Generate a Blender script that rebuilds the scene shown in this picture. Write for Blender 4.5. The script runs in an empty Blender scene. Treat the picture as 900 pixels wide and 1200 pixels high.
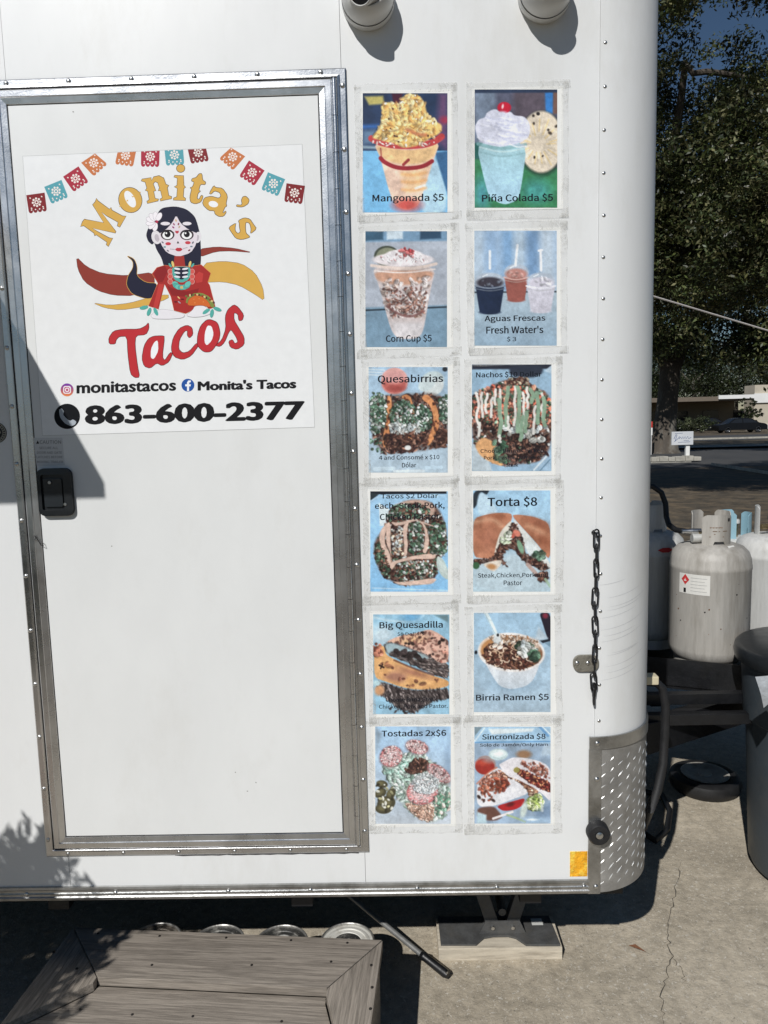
import bpy, bmesh, math, random
import numpy as np
from mathutils import Vector, Matrix

scene = bpy.context.scene
COL = scene.collection

# ------------------------------------------------------------------ camera
F = 867.0                       # focal length in photo pixels (photo 900 x 1200)
CAMD, CAMH = 1.88, 1.68         # metres from the trailer side, metres above the ground
YAW, PITCH, ROLL = math.radians(1.10), math.radians(6.75), math.radians(-1.463)
def _axes():
    cy, sy, cp, sp = math.cos(YAW), math.sin(YAW), math.cos(PITCH), math.sin(PITCH)
    fwd = Vector((-sy*cp, cy*cp, -sp)); right = Vector((cy, sy, 0)); up = right.cross(fwd)
    c, s = math.cos(ROLL), math.sin(ROLL)
    return c*right + s*up, -s*right + c*up, fwd
AR, AU, AF = _axes()
CAM = Vector((0, -CAMD, CAMH))
cd = bpy.data.cameras.new('camera'); camo = bpy.data.objects.new('camera', cd); COL.objects.link(camo)
cd.sensor_fit = 'VERTICAL'; cd.sensor_height = 36; cd.sensor_width = 27; cd.lens = F/1200*36
cd.clip_start = 0.05; cd.clip_end = 2000
camo.matrix_world = Matrix(((AR.x, AU.x, -AF.x, CAM.x), (AR.y, AU.y, -AF.y, CAM.y), (AR.z, AU.z, -AF.z, CAM.z), (0, 0, 0, 1)))
scene.camera = camo

# ------------------------------------------------------------------ light
SUN = Vector((0.43, 1.0, -0.94))        # direction the light travels
SN = SUN.normalized()
w = bpy.data.worlds.new('World'); scene.world = w; w.use_nodes = True
nt = w.node_tree; bg = nt.nodes['Background']
sky = nt.nodes.new('ShaderNodeTexSky'); sky.sky_type = 'NISHITA'; sky.sun_disc = False
sky.sun_elevation = math.asin(-SN.z); sky.sun_rotation = math.atan2(-SN.x, -SN.y)
sky.air_density = 1.2; sky.dust_density = 0.0; sky.ozone_density = 6.0
nt.links.new(sky.outputs[0], bg.inputs[0]); bg.inputs[1].default_value = 0.05
sd = bpy.data.lights.new('sun', 'SUN'); so = bpy.data.objects.new('sun', sd); COL.objects.link(so)
sd.energy = 5.0; sd.angle = math.radians(0.53); sd.color = (1.0, 0.98, 0.95)
so.rotation_euler = SN.to_track_quat('-Z', 'Y').to_euler(); so.location = (-6, -12, 14)
scene.view_settings.view_transform = 'Standard'; scene.view_settings.look = 'None'
scene.view_settings.exposure = -0.41; scene.view_settings.gamma = 1.0
scene.render.engine = 'CYCLES'
scene.cycles.max_bounces = 6; scene.cycles.transparent_max_bounces = 8
scene.cycles.caustics_reflective = False; scene.cycles.caustics_refractive = False

# ------------------------------------------------------------------ pixel -> place helpers
def ray(px, py):
    return AR*((px-450)/F) - AU*((py-600)/F) + AF
def Wp(px, py, off=0.0):            # point on the plane of the trailer side (off metres proud of it)
    v = ray(px, py); return CAM + v*((CAMD-off)/v.y)
def Yp(px, py, y):                  # point on the plane at depth y
    v = ray(px, py); return CAM + v*((CAMD+y)/v.y)
def Gp(px, py, z=0.0):              # point on the ground (or at height z)
    v = ray(px, py); return CAM + v*((z-CAMH)/v.z)
def proj(p):
    d = Vector(p)-CAM; return 450+F*d.dot(AR)/d.dot(AF), 600-F*d.dot(AU)/d.dot(AF)
def lin(c):
    return tuple(((x/255)/12.92 if x/255 <= .04045 else ((x/255+.055)/1.055)**2.4) for x in c)

# ------------------------------------------------------------------ materials
MATS = {}
def _nodes(name):
    m = bpy.data.materials.new(name); m.use_nodes = True; MATS[name] = m
    return m, m.node_tree, m.node_tree.nodes['Principled BSDF']
def mat(name, col, rough=.5, metal=0.0, var=.12, scale=6.0, bump=0.0, bscale=60.0, stretch=(1, 1, 1), dirt=None, spec=.5, dscale=3.0, dlo=.5, dhi=.75, coat=0.0):
    """procedural surface: colour modulated by two noises, optional dirt tint, fine bump"""
    m, t, b = _nodes(name); N = t.nodes; L = t.links
    tc = N.new('ShaderNodeTexCoord'); mp = N.new('ShaderNodeMapping'); mp.inputs['Scale'].default_value = stretch
    L.new(tc.outputs['Object'], mp.inputs[0])
    n = N.new('ShaderNodeTexNoise'); n.inputs['Scale'].default_value = scale; n.inputs['Detail'].default_value = 6; n.inputs['Roughness'].default_value = .65
    L.new(mp.outputs[0], n.inputs[0])
    r = N.new('ShaderNodeMapRange'); r.inputs[1].default_value = .3; r.inputs[2].default_value = .7
    r.inputs[3].default_value = 1-var; r.inputs[4].default_value = 1+var
    L.new(n.outputs[0], r.inputs[0])
    mx = N.new('ShaderNodeMix'); mx.data_type = 'RGBA'; mx.blend_type = 'MULTIPLY'; mx.inputs[0].default_value = 1
    mx.inputs[6].default_value = (*col, 1); L.new(r.outputs[0], mx.inputs[7])
    out = mx.outputs[2]
    if dirt:
        n2 = N.new('ShaderNodeTexNoise'); n2.inputs['Scale'].default_value = dscale; n2.inputs['Detail'].default_value = 8; n2.inputs['Roughness'].default_value = .7
        L.new(mp.outputs[0], n2.inputs[0])
        r2 = N.new('ShaderNodeMapRange'); r2.inputs[1].default_value = dlo; r2.inputs[2].default_value = dhi; L.new(n2.outputs[0], r2.inputs[0])
        m2 = N.new('ShaderNodeMix'); m2.data_type = 'RGBA'; L.new(r2.outputs[0], m2.inputs[0]); L.new(out, m2.inputs[6]); m2.inputs[7].default_value = (*dirt, 1)
        out = m2.outputs[2]
    L.new(out, b.inputs['Base Color'])
    b.inputs['Roughness'].default_value = rough; b.inputs['Metallic'].default_value = metal
    b.inputs['Specular IOR Level'].default_value = spec; b.inputs['Coat Weight'].default_value = coat
    rr = N.new('ShaderNodeMapRange'); rr.inputs[1].default_value = .3; rr.inputs[2].default_value = .7
    rr.inputs[3].default_value = max(.03, rough*.85); rr.inputs[4].default_value = min(1, rough*1.15)
    L.new(n.outputs[0], rr.inputs[0]); L.new(rr.outputs[0], b.inputs['Roughness'])
    if bump:
        nb = N.new('ShaderNodeTexNoise'); nb.inputs['Scale'].default_value = bscale; nb.inputs['Detail'].default_value = 5
        L.new(mp.outputs[0], nb.inputs[0]); bp = N.new('ShaderNodeBump'); bp.inputs['Strength'].default_value = bump; bp.inputs['Distance'].default_value = .01
        L.new(nb.outputs[0], bp.inputs['Height']); L.new(bp.outputs[0], b.inputs['Normal'])
    return m
def flat(name, col, rough=.5, spec=.15):           # printed ink
    if name in MATS: return MATS[name]
    m, t, b = _nodes(name); N = t.nodes
    tc = N.new('ShaderNodeTexCoord'); n = N.new('ShaderNodeTexNoise'); n.inputs['Scale'].default_value = 40; t.links.new(tc.outputs['Object'], n.inputs[0])
    r = N.new('ShaderNodeMapRange'); r.inputs[3].default_value = .94; r.inputs[4].default_value = 1.04; t.links.new(n.outputs[0], r.inputs[0])
    mx = N.new('ShaderNodeMix'); mx.data_type = 'RGBA'; mx.blend_type = 'MULTIPLY'; mx.inputs[0].default_value = 1; mx.inputs[6].default_value = (*col, 1)
    t.links.new(r.outputs[0], mx.inputs[7]); t.links.new(mx.outputs[2], b.inputs['Base Color'])
    b.inputs['Roughness'].default_value = rough; b.inputs['Specular IOR Level'].default_value = spec
    return m

def white_paint():
    m = mat('trailer_white', (.775, .785, .78), .36, 0, .035, 3, .16, 3.2, (1, 1, .35), dirt=(.60, .59, .55), dscale=3.4, dlo=.50, dhi=.92)
    return m
WHITE = white_paint()
DOORW = mat('door_white', (.755, .765, .755), .40, 0, .03, 5, .10, 5, (1, 1, .5), dirt=(.66, .655, .625), dscale=4, dlo=.56, dhi=1.0)
ALU = mat('aluminium', (.66, .665, .67), .28, 1.0, .12, 9, .04, 260, (1, 1, 1), dirt=(.36, .355, .34), dscale=7, dlo=.54, dhi=.88)
ALUD = mat('aluminium_weathered', (.50, .50, .49), .42, 1.0, .25, 14, .10, 300, (1, 1, 1), dirt=(.17, .165, .15), dscale=10, dlo=.48, dhi=.78)
STEEL = mat('steel', (.55, .55, .54), .3, 1.0, .2, 40, .05, 200)
BLACK = mat('black_metal', (.007, .0075, .009), .42, 0, .3, 20, .06, 120, dirt=(.016, .015, .013), dscale=9, dlo=.55, dhi=.85)
RUB = mat('black_rubber', (.012, .012, .013), .55, 0, .2, 30, .05, 200)
PLAS = mat('black_plastic', (.014, .016, .018), .33, 0, .15, 30)
DARK = mat('dark_interior', (.02, .02, .022), .8)

# ------------------------------------------------------------------ mesh helpers
class MB:
    def __init__(s): s.v = []; s.f = []
    def add(s, vs, fs):
        o = len(s.v); s.v += [tuple(p) for p in vs]; s.f += [tuple(i+o for i in f) for f in fs]; return s
    def box(s, x0, x1, y0, y1, z0, z1):
        return s.add([(x, y, z) for x in (x0, x1) for y in (y0, y1) for z in (z0, z1)],
                     [(0, 1, 3, 2), (4, 6, 7, 5), (0, 4, 5, 1), (2, 3, 7, 6), (0, 2, 6, 4), (1, 5, 7, 3)])
    def prism(s, poly, ax, a, b):
        """polygon of (u,v) extruded along axis ax from a to b; x:(y,z) y:(x,z) z:(x,y)"""
        n = len(poly)
        def P(p, t): return (t, p[0], p[1]) if ax == 'x' else ((p[0], t, p[1]) if ax == 'y' else (p[0], p[1], t))
        vs = [P(p, a) for p in poly]+[P(p, b) for p in poly]
        return s.add(vs, [tuple(range(n))[::-1], tuple(range(n, 2*n))]+[(i, (i+1) % n, (i+1) % n+n, i+n) for i in range(n)])
    def tube(s, pts, rad, n=8, cap=True, closed=False):
        pts = [Vector(p) for p in pts]; k = len(pts); rad = rad if isinstance(rad, (list, tuple)) else [rad]*k
        o = len(s.v); prev = None
        for i, p in enumerate(pts):
            if closed: d = (pts[(i+1) % k]-pts[i-1])
            else: d = pts[min(i+1, k-1)]-pts[max(i-1, 0)]
            d = d.normalized() if d.length > 1e-9 else Vector((0, 0, 1))
            if prev is None:
                a = d.cross(Vector((0, 0, 1)) if abs(d.z) < .9 else Vector((1, 0, 0))).normalized()
            else:
                a = (prev-d*prev.dot(d)).normalized()
            prev = a; b = d.cross(a)
            for j in range(n):
                t = 2*math.pi*j/n; s.v.append(tuple(p+(a*math.cos(t)+b*math.sin(t))*rad[i]))
        for i in range(k if closed else k-1):
            q = (i+1) % k
            for j in range(n):
                s.f.append((o+i*n+j, o+i*n+(j+1) % n, o+q*n+(j+1) % n, o+q*n+j))
        if cap and not closed:
            s.f.append(tuple(o+j for j in range(n))[::-1]); s.f.append(tuple(o+(k-1)*n+j for j in range(n)))
        return s
    def lathe(s, prof, c=(0, 0, 0), ax='z', n=28, a0=0, a1=None):
        """profile of (radius, height) turned about an axis through c"""
        full = a1 is None; a1 = 2*math.pi if full else a1; m = n if full else n+1; o = len(s.v); k = len(prof); c = Vector(c)
        for j in range(m):
            t = a0+(a1-a0)*j/n; cs, sn = math.cos(t), math.sin(t)
            for r, h in prof:
                p = (r*cs, r*sn, h) if ax == 'z' else ((r*cs, -h, r*sn) if ax == '-y' else (h, r*cs, r*sn))
                s.v.append(tuple(c+Vector(p)))
        for j in range(n):
            j2 = (j+1) % m
            for i in range(k-1): s.f.append((o+j*k+i, o+j2*k+i, o+j2*k+i+1, o+j*k+i+1))
        return s
    def poly(s, pts): return s.add(pts, [tuple(range(len(pts)))])
    def mesh(s, name, loc):
        me = bpy.data.meshes.new(name); l = Vector(loc)
        me.from_pydata([tuple(Vector(p)-l) for p in s.v], [], s.f); me.update(); return me
def wloc(o):
    l = Vector((0, 0, 0))
    while o: l += Vector(o.location); o = o.parent
    return l
def obj(name, mb, m, parent=None, loc=None, smooth=False, bevel=0.0, fix=True):
    base = wloc(parent) if parent else Vector(loc or (0, 0, 0))
    extra = Vector((0, 0, 0))
    if parent is not None and loc is not None: extra = Vector(loc)-base
    me = mb.mesh(name, base+extra) if isinstance(mb, MB) else mb
    if fix and isinstance(mb, MB):
        bm = bmesh.new(); bm.from_mesh(me); bmesh.ops.recalc_face_normals(bm, faces=bm.faces)
        if bevel:
            es = [e for e in bm.edges if len(e.link_faces) == 2 and e.calc_face_angle(0) > .5]
            bmesh.ops.bevel(bm, geom=es, offset=bevel, segments=2, affect='EDGES', profile=.7)
        bm.to_mesh(me); bm.free()
    if smooth:
        for p in me.polygons: p.use_smooth = True
        try: me.set_sharp_from_angle(angle=math.radians(38))
        except Exception: pass
    o = bpy.data.objects.new(name, me); COL.objects.link(o)
    if m is not None:
        for q in (m if isinstance(m, (list, tuple)) else [m]): me.materials.append(q)
    if parent is not None: o.parent = parent; o.location = extra
    else: o.location = base
    return o
def thing(name, label, cat, loc, group=None):
    o = bpy.data.objects.new(name, None); COL.objects.link(o); o.location = loc; o.empty_display_size = .1
    o['label'] = label; o['category'] = cat
    if group: o['group'] = group
    return o
def tag(o, label, cat, group=None):
    o['label'] = label; o['category'] = cat
    if group: o['group'] = group
    return o
def struct(o): o['kind'] = 'structure'; return o
def copy_part(src, parent, wpos, rot=None, name=None):
    c = src.copy(); COL.objects.link(c); c.parent = parent; c.location = Vector(wpos)-wloc(parent)
    if rot is not None: c.rotation_euler = rot
    return c
# ================================================================== SETTING: ground
def concrete_mat():
    m, t, b = _nodes('shell_concrete'); N = t.nodes; L = t.links
    tc = N.new('ShaderNodeTexCoord')
    def noise(sc, det=6, ro=.6):
        n = N.new('ShaderNodeTexNoise'); n.inputs['Scale'].default_value = sc; n.inputs['Detail'].default_value = det; n.inputs['Roughness'].default_value = ro
        L.new(tc.outputs['Object'], n.inputs[0]); return n
    a = noise(1.6, 8, .65); c = noise(28, 6, .7)
    cr = N.new('ShaderNodeValToRGB'); e = cr.color_ramp
    e.elements[0].position = .3; e.elements[0].color = (.31, .268, .203, 1); e.elements[1].position = .72; e.elements[1].color = (.58, .508, .395, 1)
    L.new(a.outputs[0], cr.inputs[0])
    rr = N.new('ShaderNodeMapRange'); rr.inputs[1].default_value = .3; rr.inputs[2].default_value = .7; rr.inputs[3].default_value = .72; rr.inputs[4].default_value = 1.25
    L.new(c.outputs[0], rr.inputs[0])
    mx = N.new('ShaderNodeMix'); mx.data_type = 'RGBA'; mx.blend_type = 'MULTIPLY'; mx.inputs[0].default_value = 1
    L.new(cr.outputs[0], mx.inputs[6]); L.new(rr.outputs[0], mx.inputs[7])
    out = mx.outputs[2]
    st = noise(.9, 5, .6); sr = N.new('ShaderNodeMapRange'); sr.inputs[1].default_value = .50; sr.inputs[2].default_value = .68; sr.inputs[3].default_value = 0; sr.inputs[4].default_value = .55
    L.new(st.outputs[0], sr.inputs[0]); sm = N.new('ShaderNodeMix'); sm.data_type = 'RGBA'; L.new(sr.outputs[0], sm.inputs[0]); L.new(out, sm.inputs[6]); sm.inputs[7].default_value = (.19, .165, .13, 1); out = sm.outputs[2]
    # distorted voronoi cells: broken shell flecks in two sizes, pits painted dark
    dn = noise(45, 3); dv = N.new('ShaderNodeMix'); dv.data_type = 'RGBA'; dv.blend_type = 'LINEAR_LIGHT'; dv.inputs[0].default_value = .02
    L.new(tc.outputs['Object'], dv.inputs[6]); L.new(dn.outputs['Color'], dv.inputs[7])
    for sc, thr, col in ((75, .16, (.60, .56, .48)), (160, .17, (.57, .53, .45)), (110, .13, (.16, .145, .12))):
        v = N.new('ShaderNodeTexVoronoi'); v.inputs['Scale'].default_value = sc; L.new(dv.outputs[2], v.inputs[0])
        g = N.new('ShaderNodeTexWhiteNoise'); L.new(v.outputs['Position'], g.inputs[0])
        th = N.new('ShaderNodeMath'); th.operation = 'MULTIPLY'; th.inputs[1].default_value = thr*2; L.new(g.outputs[0], th.inputs[0])
        lt = N.new('ShaderNodeMath'); lt.operation = 'LESS_THAN'; L.new(v.outputs['Distance'], lt.inputs[0]); L.new(th.outputs[0], lt.inputs[1])
        am = N.new('ShaderNodeMath'); am.operation = 'MULTIPLY'; am.inputs[1].default_value = .75; L.new(lt.outputs[0], am.inputs[0])
        m2 = N.new('ShaderNodeMix'); m2.data_type = 'RGBA'; L.new(am.outputs[0], m2.inputs[0]); L.new(out, m2.inputs[6]); m2.inputs[7].default_value = (*col, 1)
        out = m2.outputs[2]
    L.new(out, b.inputs['Base Color']); b.inputs['Roughness'].default_value = .85
    bp = N.new('ShaderNodeBump'); bp.inputs['Strength'].default_value = .5; bp.inputs['Distance'].default_value = .012
    L.new(c.outputs[0], bp.inputs['Height']); L.new(bp.outputs[0], b.inputs['Normal'])
    return m
CONC = concrete_mat()
LOT = mat('lot_leaf_litter', (.070, .056, .038), .9, 0, .5, 3.0, .6, 14, dirt=(.17, .125, .075), dscale=2.2, dlo=.46, dhi=.66)
ROAD = mat('asphalt', (.055, .055, .056), .85, 0, .2, .8, .25, 40, dirt=(.085, .08, .072), dscale=.3)
VERGE = mat('verge_leaves', (.105, .082, .05), .95, 0, .5, 1.5, .5, 9, dirt=(.055, .062, .028), dscale=.5)
KERBM = mat('kerb_concrete', (.40, .38, .33), .85, 0, .25, 5, .3, 30, dirt=(.16, .15, .12), dscale=1.5)

g = MB().box(-700, 700, -500, 900, -1.0, -.004)
struct(obj('ground', g, LOT))
g = MB(); g.box(-14, 6.2, -2.3, 6.4, -.2, 0.0)  # front edge stops short out of view, so less light bounces back
pad = struct(obj('concrete_pad', g, CONC))
# road and verges far across the lot (depth from the ground line in the photograph)
def strip(name, y0, y1, z, m):
    b = MB(); b.add([(-260, y0, z), (320, y0-6, z), (320, y1-6, z), (-260, y1, z)], [(0, 1, 2, 3)])
    return struct(obj(name, b, m))
strip('road', 25.5, 38.5, .004, ROAD)
strip('verge', 42.5, 52.0, .004, VERGE)
strip('far_road', 52.4, 66, .006, ROAD)
k = MB(); k.box(-260, 320, 39.0, 39.3, 0, .12); struct(obj('far_kerb', k, KERBM))
strip('sidewalk', 39.35, 41.6, .1, KERBM)
k = MB(); k.box(-260, 320, 52.0, 52.35, 0, .12); struct(obj('kerb', k, KERBM))
# hairline crack running through the slab
CRK = mat('crack_dark', (.075, .068, .055), .95)  # plain dark strip laid on the slab to read as a crack
random.seed(4)
def crack(pixels, wmax):
    pts = [Gp(*p) for p in pixels]; fine = []
    for a, b in zip(pts, pts[1:]):
        for i in range(9): fine.append(a.lerp(b, i/9)+Vector((random.uniform(-.007, .007), random.uniform(-.007, .007), 0)))
    b = MB(); n = len(fine)
    for i, p in enumerate(fine):
        wd = wmax*(.35+.65*random.random())*(1 if 2 < i < n-3 else .3)
        b.v += [(p.x-wd, p.y, .0016), (p.x+wd, p.y, .0016)]
    b.f = [(2*i, 2*i+1, 2*i+3, 2*i+2) for i in range(n-1)]
    obj('crack', b, CRK, pad)
crack([(798, 1010), (790, 1050), (781, 1085), (786, 1120), (776, 1165), (778, 1210)], .0022)
crack([(786, 1120), (800, 1140), (804, 1160)], .0012)

# ================================================================== TRAILER
Zb = Wp(450, 1047).z                    # lower edge of the side
ZT = 2.92
X0 = Wp(699, 560).x; RC = .187; XF = X0+RC; XL = -4.6; YB = 2.25
trailer = thing('food_trailer', 'white enclosed food trailer with aluminium framed door and rounded front corner', 'trailer', (-1.8, 1.1, 0))
sx1 = Wp(81, 1015).x; sx2 = Wp(428, 1015).x
obj('wall_core', MB().box(XL, X0-.001, .0125, .03, Zb, ZT), WHITE, trailer)
for a, b in ((XL, -2.35), (-2.348, sx1-.0005), (sx1+.0005, sx2-.0005), (sx2+.0005, X0-.0006)):
    obj('wall_panel', MB().box(a, b, 0, .012, Zb, ZT), WHITE, trailer)
def arc(r, n, cx, cy, a0=0, a1=math.pi/2):   # quarter turn from facing -y to facing +x
    return [(cx+r*math.sin(a0+(a1-a0)*i/n), cy-r*math.cos(a0+(a1-a0)*i/n)) for i in range(n+1)]
def curved(r_out, r_in, z0, z1, n=20, cx=None, cy=None, a0=0, a1=math.pi/2):
    cx = X0 if cx is None else cx; cy = RC if cy is None else cy
    o = arc(r_out, n, cx, cy, a0, a1); i = arc(r_in, n, cx, cy, a0, a1)[::-1]
    return MB().prism(o+i, 'z', z0, z1)
obj('corner_panel', curved(RC+.0015, RC-.012, Zb, ZT), WHITE, trailer, smooth=True)
obj('corner_panel', curved(RC, RC-.012, Zb, ZT, cx=X0, cy=YB-RC, a0=math.pi/2, a1=math.pi), WHITE, trailer, smooth=True)
obj('front_wall', MB().box(XF-.012, XF, RC, YB-RC, Zb, ZT), WHITE, trailer)
obj('back_wall', MB().box(XL, X0, YB-.012, YB, Zb, ZT), WHITE, trailer)
obj('tail_wall', MB().box(XL-.012, XL, 0, YB, Zb, ZT), WHITE, trailer)
obj('roof', MB().prism([(XL-.02, -.02), (X0, -.02)]+arc(RC+.02, 12, X0, RC)[1:]+arc(RC+.02, 12, X0, YB-RC, math.pi/2, math.pi)[1:]+[(XL-.02, YB+.02)], 'z', ZT, ZT+.05), WHITE, trailer)
obj('floor', MB().prism([(XL, .03), (X0, .03)]+arc(RC-.03, 10, X0, RC)[1:]+[(XF-.03, YB-.2), (X0-.03, YB-.03), (XL, YB-.03)], 'z', Zb-.01, Zb+.05), DARK, trailer)
for x in (-4.2, -3.4, -2.6, -1.8, -1.0, -.3, .35):
    obj('cross_member', MB().box(x-.03, x+.03, .08, YB-.08, Zb-.09, Zb-.012), BLACK, trailer)
for y in (.32, YB-.32):
    obj('chassis_rail', MB().box(XL+.1, XF-.02, y-.04, y+.04, Zb-.2, Zb-.092), BLACK, trailer)

# rivet mesh shared by all
rv = MB().lathe([(.0062, 0), (.0060, .0012), (.0045, .0028), (.002, .0036), (0, .0038)], ax='-y', n=10)
RIV = bpy.data.meshes.new('rivet'); RIV.from_pydata(rv.v, [], rv.f)
for p in RIV.polygons: p.use_smooth = True
RIV.materials.append(STEEL)
def rivet(parent, x, z, y=0.0, ang=0, sc=1.0):
    o = bpy.data.objects.new('rivet', RIV); COL.objects.link(o); o.parent = parent
    o.location = Vector((x, y, z))-wloc(parent); o.rotation_euler = (0, 0, ang); o.scale = (sc,)*3
for i in range(24):
    z = ZT-.06-i*.0985
    if z > Zb+.43: rivet(trailer, X0+.012+random.uniform(-.001, .001), z, 0.0, 0, .8)
# bottom rail
prof = [(0, Zb-.004), (-.006, Zb-.004), (-.0075, Zb+.004), (-.0045, Zb+.007), (-.0045, Zb+.012), (-.006, Zb+.015), (-.0045, Zb+.018), (-.0045, Zb+.024), (-.0065, Zb+.027), (-.0055, Zb+.033), (0, Zb+.034)]
XR = Wp(690, 1035).x
obj('bottom_rail', MB().prism(prof, 'x', XL, XR), ALUD, trailer)
for px, py in ((32, 1046), (136, 1043), (268, 1042), (364, 1039), (489, 1040), (582, 1037), (684, 1034)):
    p = Wp(px, py); rivet(trailer, p.x, Zb+.015, -.0044, 0, 1.05)
for x in (-1.4, -1.75, -2.1, -2.5): rivet(trailer, x, Zb+.015, -.0044, 0, 1.05)

# diamond plate stone guard wrapped round the corner
KX = Wp(690, 950).x; KZ = Wp(695, 868).z
KP = mat('diamond_plate', (.36, .352, .335), .5, .55, .25, 12, .12, 350, dirt=(.22, .20, .17), dscale=8, dlo=.5, dhi=.8)
kick = obj('kick_plate', MB().prism([(KX, -.003)]+arc(RC+.003, 24, X0, RC)+arc(RC+.0016, 24, X0, RC)[::-1]+[(KX, -.0002)], 'z', Zb-.004, KZ-.02), KP, trailer, smooth=True)
obj('guard_band', MB().prism([(KX-.001, -.007)]+arc(RC+.007, 24, X0, RC)+arc(RC+.0016, 24, X0, RC)[::-1]+[(KX-.001, -.0002)], 'z', KZ-.022, KZ+.012), ALUD, kick, smooth=True)
obj('guard_strip', MB().box(KX-.002, KX+.031, -.0056, -.0004, Zb-.006, KZ-.0225), ALUD, kick, bevel=.0008)
for z in (KZ-.005, KZ-.105, Zb+.015): rivet(kick, KX+.019, z, -.006, 0, 1.1)
tm = MB()
tv = []; nseg = 8
for i in range(nseg+1):
    t = i/nseg; x = (t-.5)*.022; wv = .0021*math.sin(math.pi*min(max(t, .04), .96)); h = .0016*math.sin(math.pi*min(max(t, .06), .94))
    tv += [(x, 0, -wv), (x, -h, 0), (x, 0, wv)]
tm.add(tv, [(3*i+j, 3*i+3+j, 3*i+4+j, 3*i+1+j) for i in range(nseg) for j in range(2)])
TRD = tm.mesh('tread', (0, 0, 0)); TRD.materials.append(mat('plate_tread', (.80, .79, .76), .38, .55, .1, 40))  # treads paler than the plate: bright sun glints put into their colour
ncol = 12
rows = int((KZ-.03-Zb)/.0305)
for c in range(ncol):
    s = .014+c*.0262+.021; th = max(0, (s+KX-X0))/RC
    flatx = KX+s if KX+s < X0 else None
    for r in range(rows):
        z = Zb+.022+r*.0305+(.01525 if c % 2 else 0)
        if z > KZ-.035 or th > 1.62: continue
        if flatx is not None: P, a = Vector((flatx, -.003, z)), 0
        else: P, a = Vector((X0+(RC+.003)*math.sin(th), RC-(RC+.003)*math.cos(th), z)), th
        o = bpy.data.objects.new('tread', TRD); COL.objects.link(o); o.parent = kick
        o.location = P-wloc(kick); o.rotation_euler = (Matrix.Rotation(a, 3, 'Z') @ Matrix.Rotation(math.radians((-52 if c % 2 else -38)+random.uniform(-7, 7)), 3, 'Y')).to_euler(); ws_ = random.uniform(.6, 1.08); o.scale = (ws_, random.uniform(.45, 1.1), ws_)
# rubber bumper with bolt
p = Wp(699, 972)
bp_ = obj('rubber_bumper', MB().lathe([(.0001, .0235), (.011, .0235), (.0125, .0265), (.026, .0255), (.0295, .021), (.0305, .004), (.0305, 0)], (p.x, -.0056, p.z), '-y', 36), RUB, trailer, smooth=True)
obj('bolt', MB().lathe([(0, .0285), (.005, .028), (.0095, .026), (.0098, .0236)], (p.x, -.0056, p.z), '-y', 20), STEEL, bp_, smooth=True)
# amber reflector sticker
REFL = mat('amber_reflector', (.85, .40, .02), .3, 0, .3, 55, .5, 90, dirt=(.95, .68, .10), dscale=45, dlo=.5, dhi=.62)
a, b = Wp(668, 998, .001), Wp(690.5, 1027, .001)
obj('reflector', MB().box(a.x, min(b.x, KX-.003), -.0009, -.0001, b.z, a.z), REFL, trailer)

# ---------------------------------------------------------------- side door
TL, TR, BR, BL = Wp(-22, 98), Wp(405.5, 78), Wp(432, 998), Wp(57, 1002)
DX0, DX1 = (TL.x+BL.x)/2, (TR.x+BR.x)/2; DZ0, DZ1 = (BL.z+BR.z)/2, (TL.z+TR.z)/2
def frame_parts(name, x0, x1, z0, z1, prof, m, parent):
    """four mitred extrusions; profile = (inset, proud) pairs, proud measured towards the viewer"""
    out = []
    for side in range(4):
        b = MB(); k = len(prof)
        for i, pr in prof:
            c = [(x0+i, z0+i), (x1-i, z0+i), (x1-i, z1-i), (x0+i, z1-i)]
            for q in (side, (side+1) % 4):
                mx, mz = (x0+x1)/2, (z0+z1)/2; e = .00012
                b.v.append((c[q][0], -pr, c[q][1]))
        b.f = [(2*i, 2*i+1, 2*i+3, 2*i+2) for i in range(k-1)]+[(0, 2*k-2, 2*k-1, 1)]
        b.f += [tuple(2*i for i in range(k)), tuple(2*i+1 for i in range(k))[::-1]]
        out.append(obj(name, b, m, parent, bevel=.0))
    return out
dfr = obj('door_frame', MB().box(DX0+.012, DX1-.012, -.001, -.0002, DZ0+.012, DZ1-.012), RUB, trailer)
frame_parts('frame_extrusion', DX0, DX1, DZ0, DZ1, [(0, .0005), (0, .0045), (.0025, .006), (.015, .006), (.0165, .0115), (.021, .0125), (.0225, .011), (.0225, .0005)], ALU, dfr)
i0 = .028
door = obj('door', MB().box(DX0+i0+.026, DX1-i0-.026, -.0085, -.0012, DZ0+i0+.026, DZ1-i0-.026), DOORW, trailer)
frame_parts('door_rail', DX0+i0, DX1-i0-.006, DZ0+i0, DZ1-i0, [(0, .0014), (0, .015), (.0025, .017), (.0155, .017), (.0165, .0155), (.018, .0148), (.031, .0125), (.032, .011), (.032, .0014)], ALU, door)
obj('door_seal', MB().box(DX0+i0+.0325, DX1-i0-.0385, -.0097, -.0088, DZ0+i0+.0325, DZ1-i0-.0325), RUB, door)
PX0, PX1, PZ0, PZ1 = DX0+i0+.0345, DX1-i0-.0405, DZ0+i0+.0345, DZ1-i0-.0345
DO = .0108                                # face of the door skin
obj('door_skin', MB().box(PX0, PX1, -DO, -.0098, PZ0, PZ1), DOORW, door)
for i in range(14):
    z = DZ0+.05+i*(DZ1-DZ0-.1)/13
    rivet(dfr, DX0+.0085, z, -.0058); rivet(dfr, DX1-.0085, z+.01, -.0058)
for i in range(6):
    x = DX0+.06+i*(DX1-DX0-.12)/5
    rivet(dfr, x, DZ1-.0085, -.0058); rivet(dfr, x, DZ0+.0085, -.0058, 0, .9)
hinge = obj('hinge', MB().box(DX1-.034, DX1-.0245, -.006, -.0012, DZ0+.03, DZ1-.03), ALU, trailer)
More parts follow.
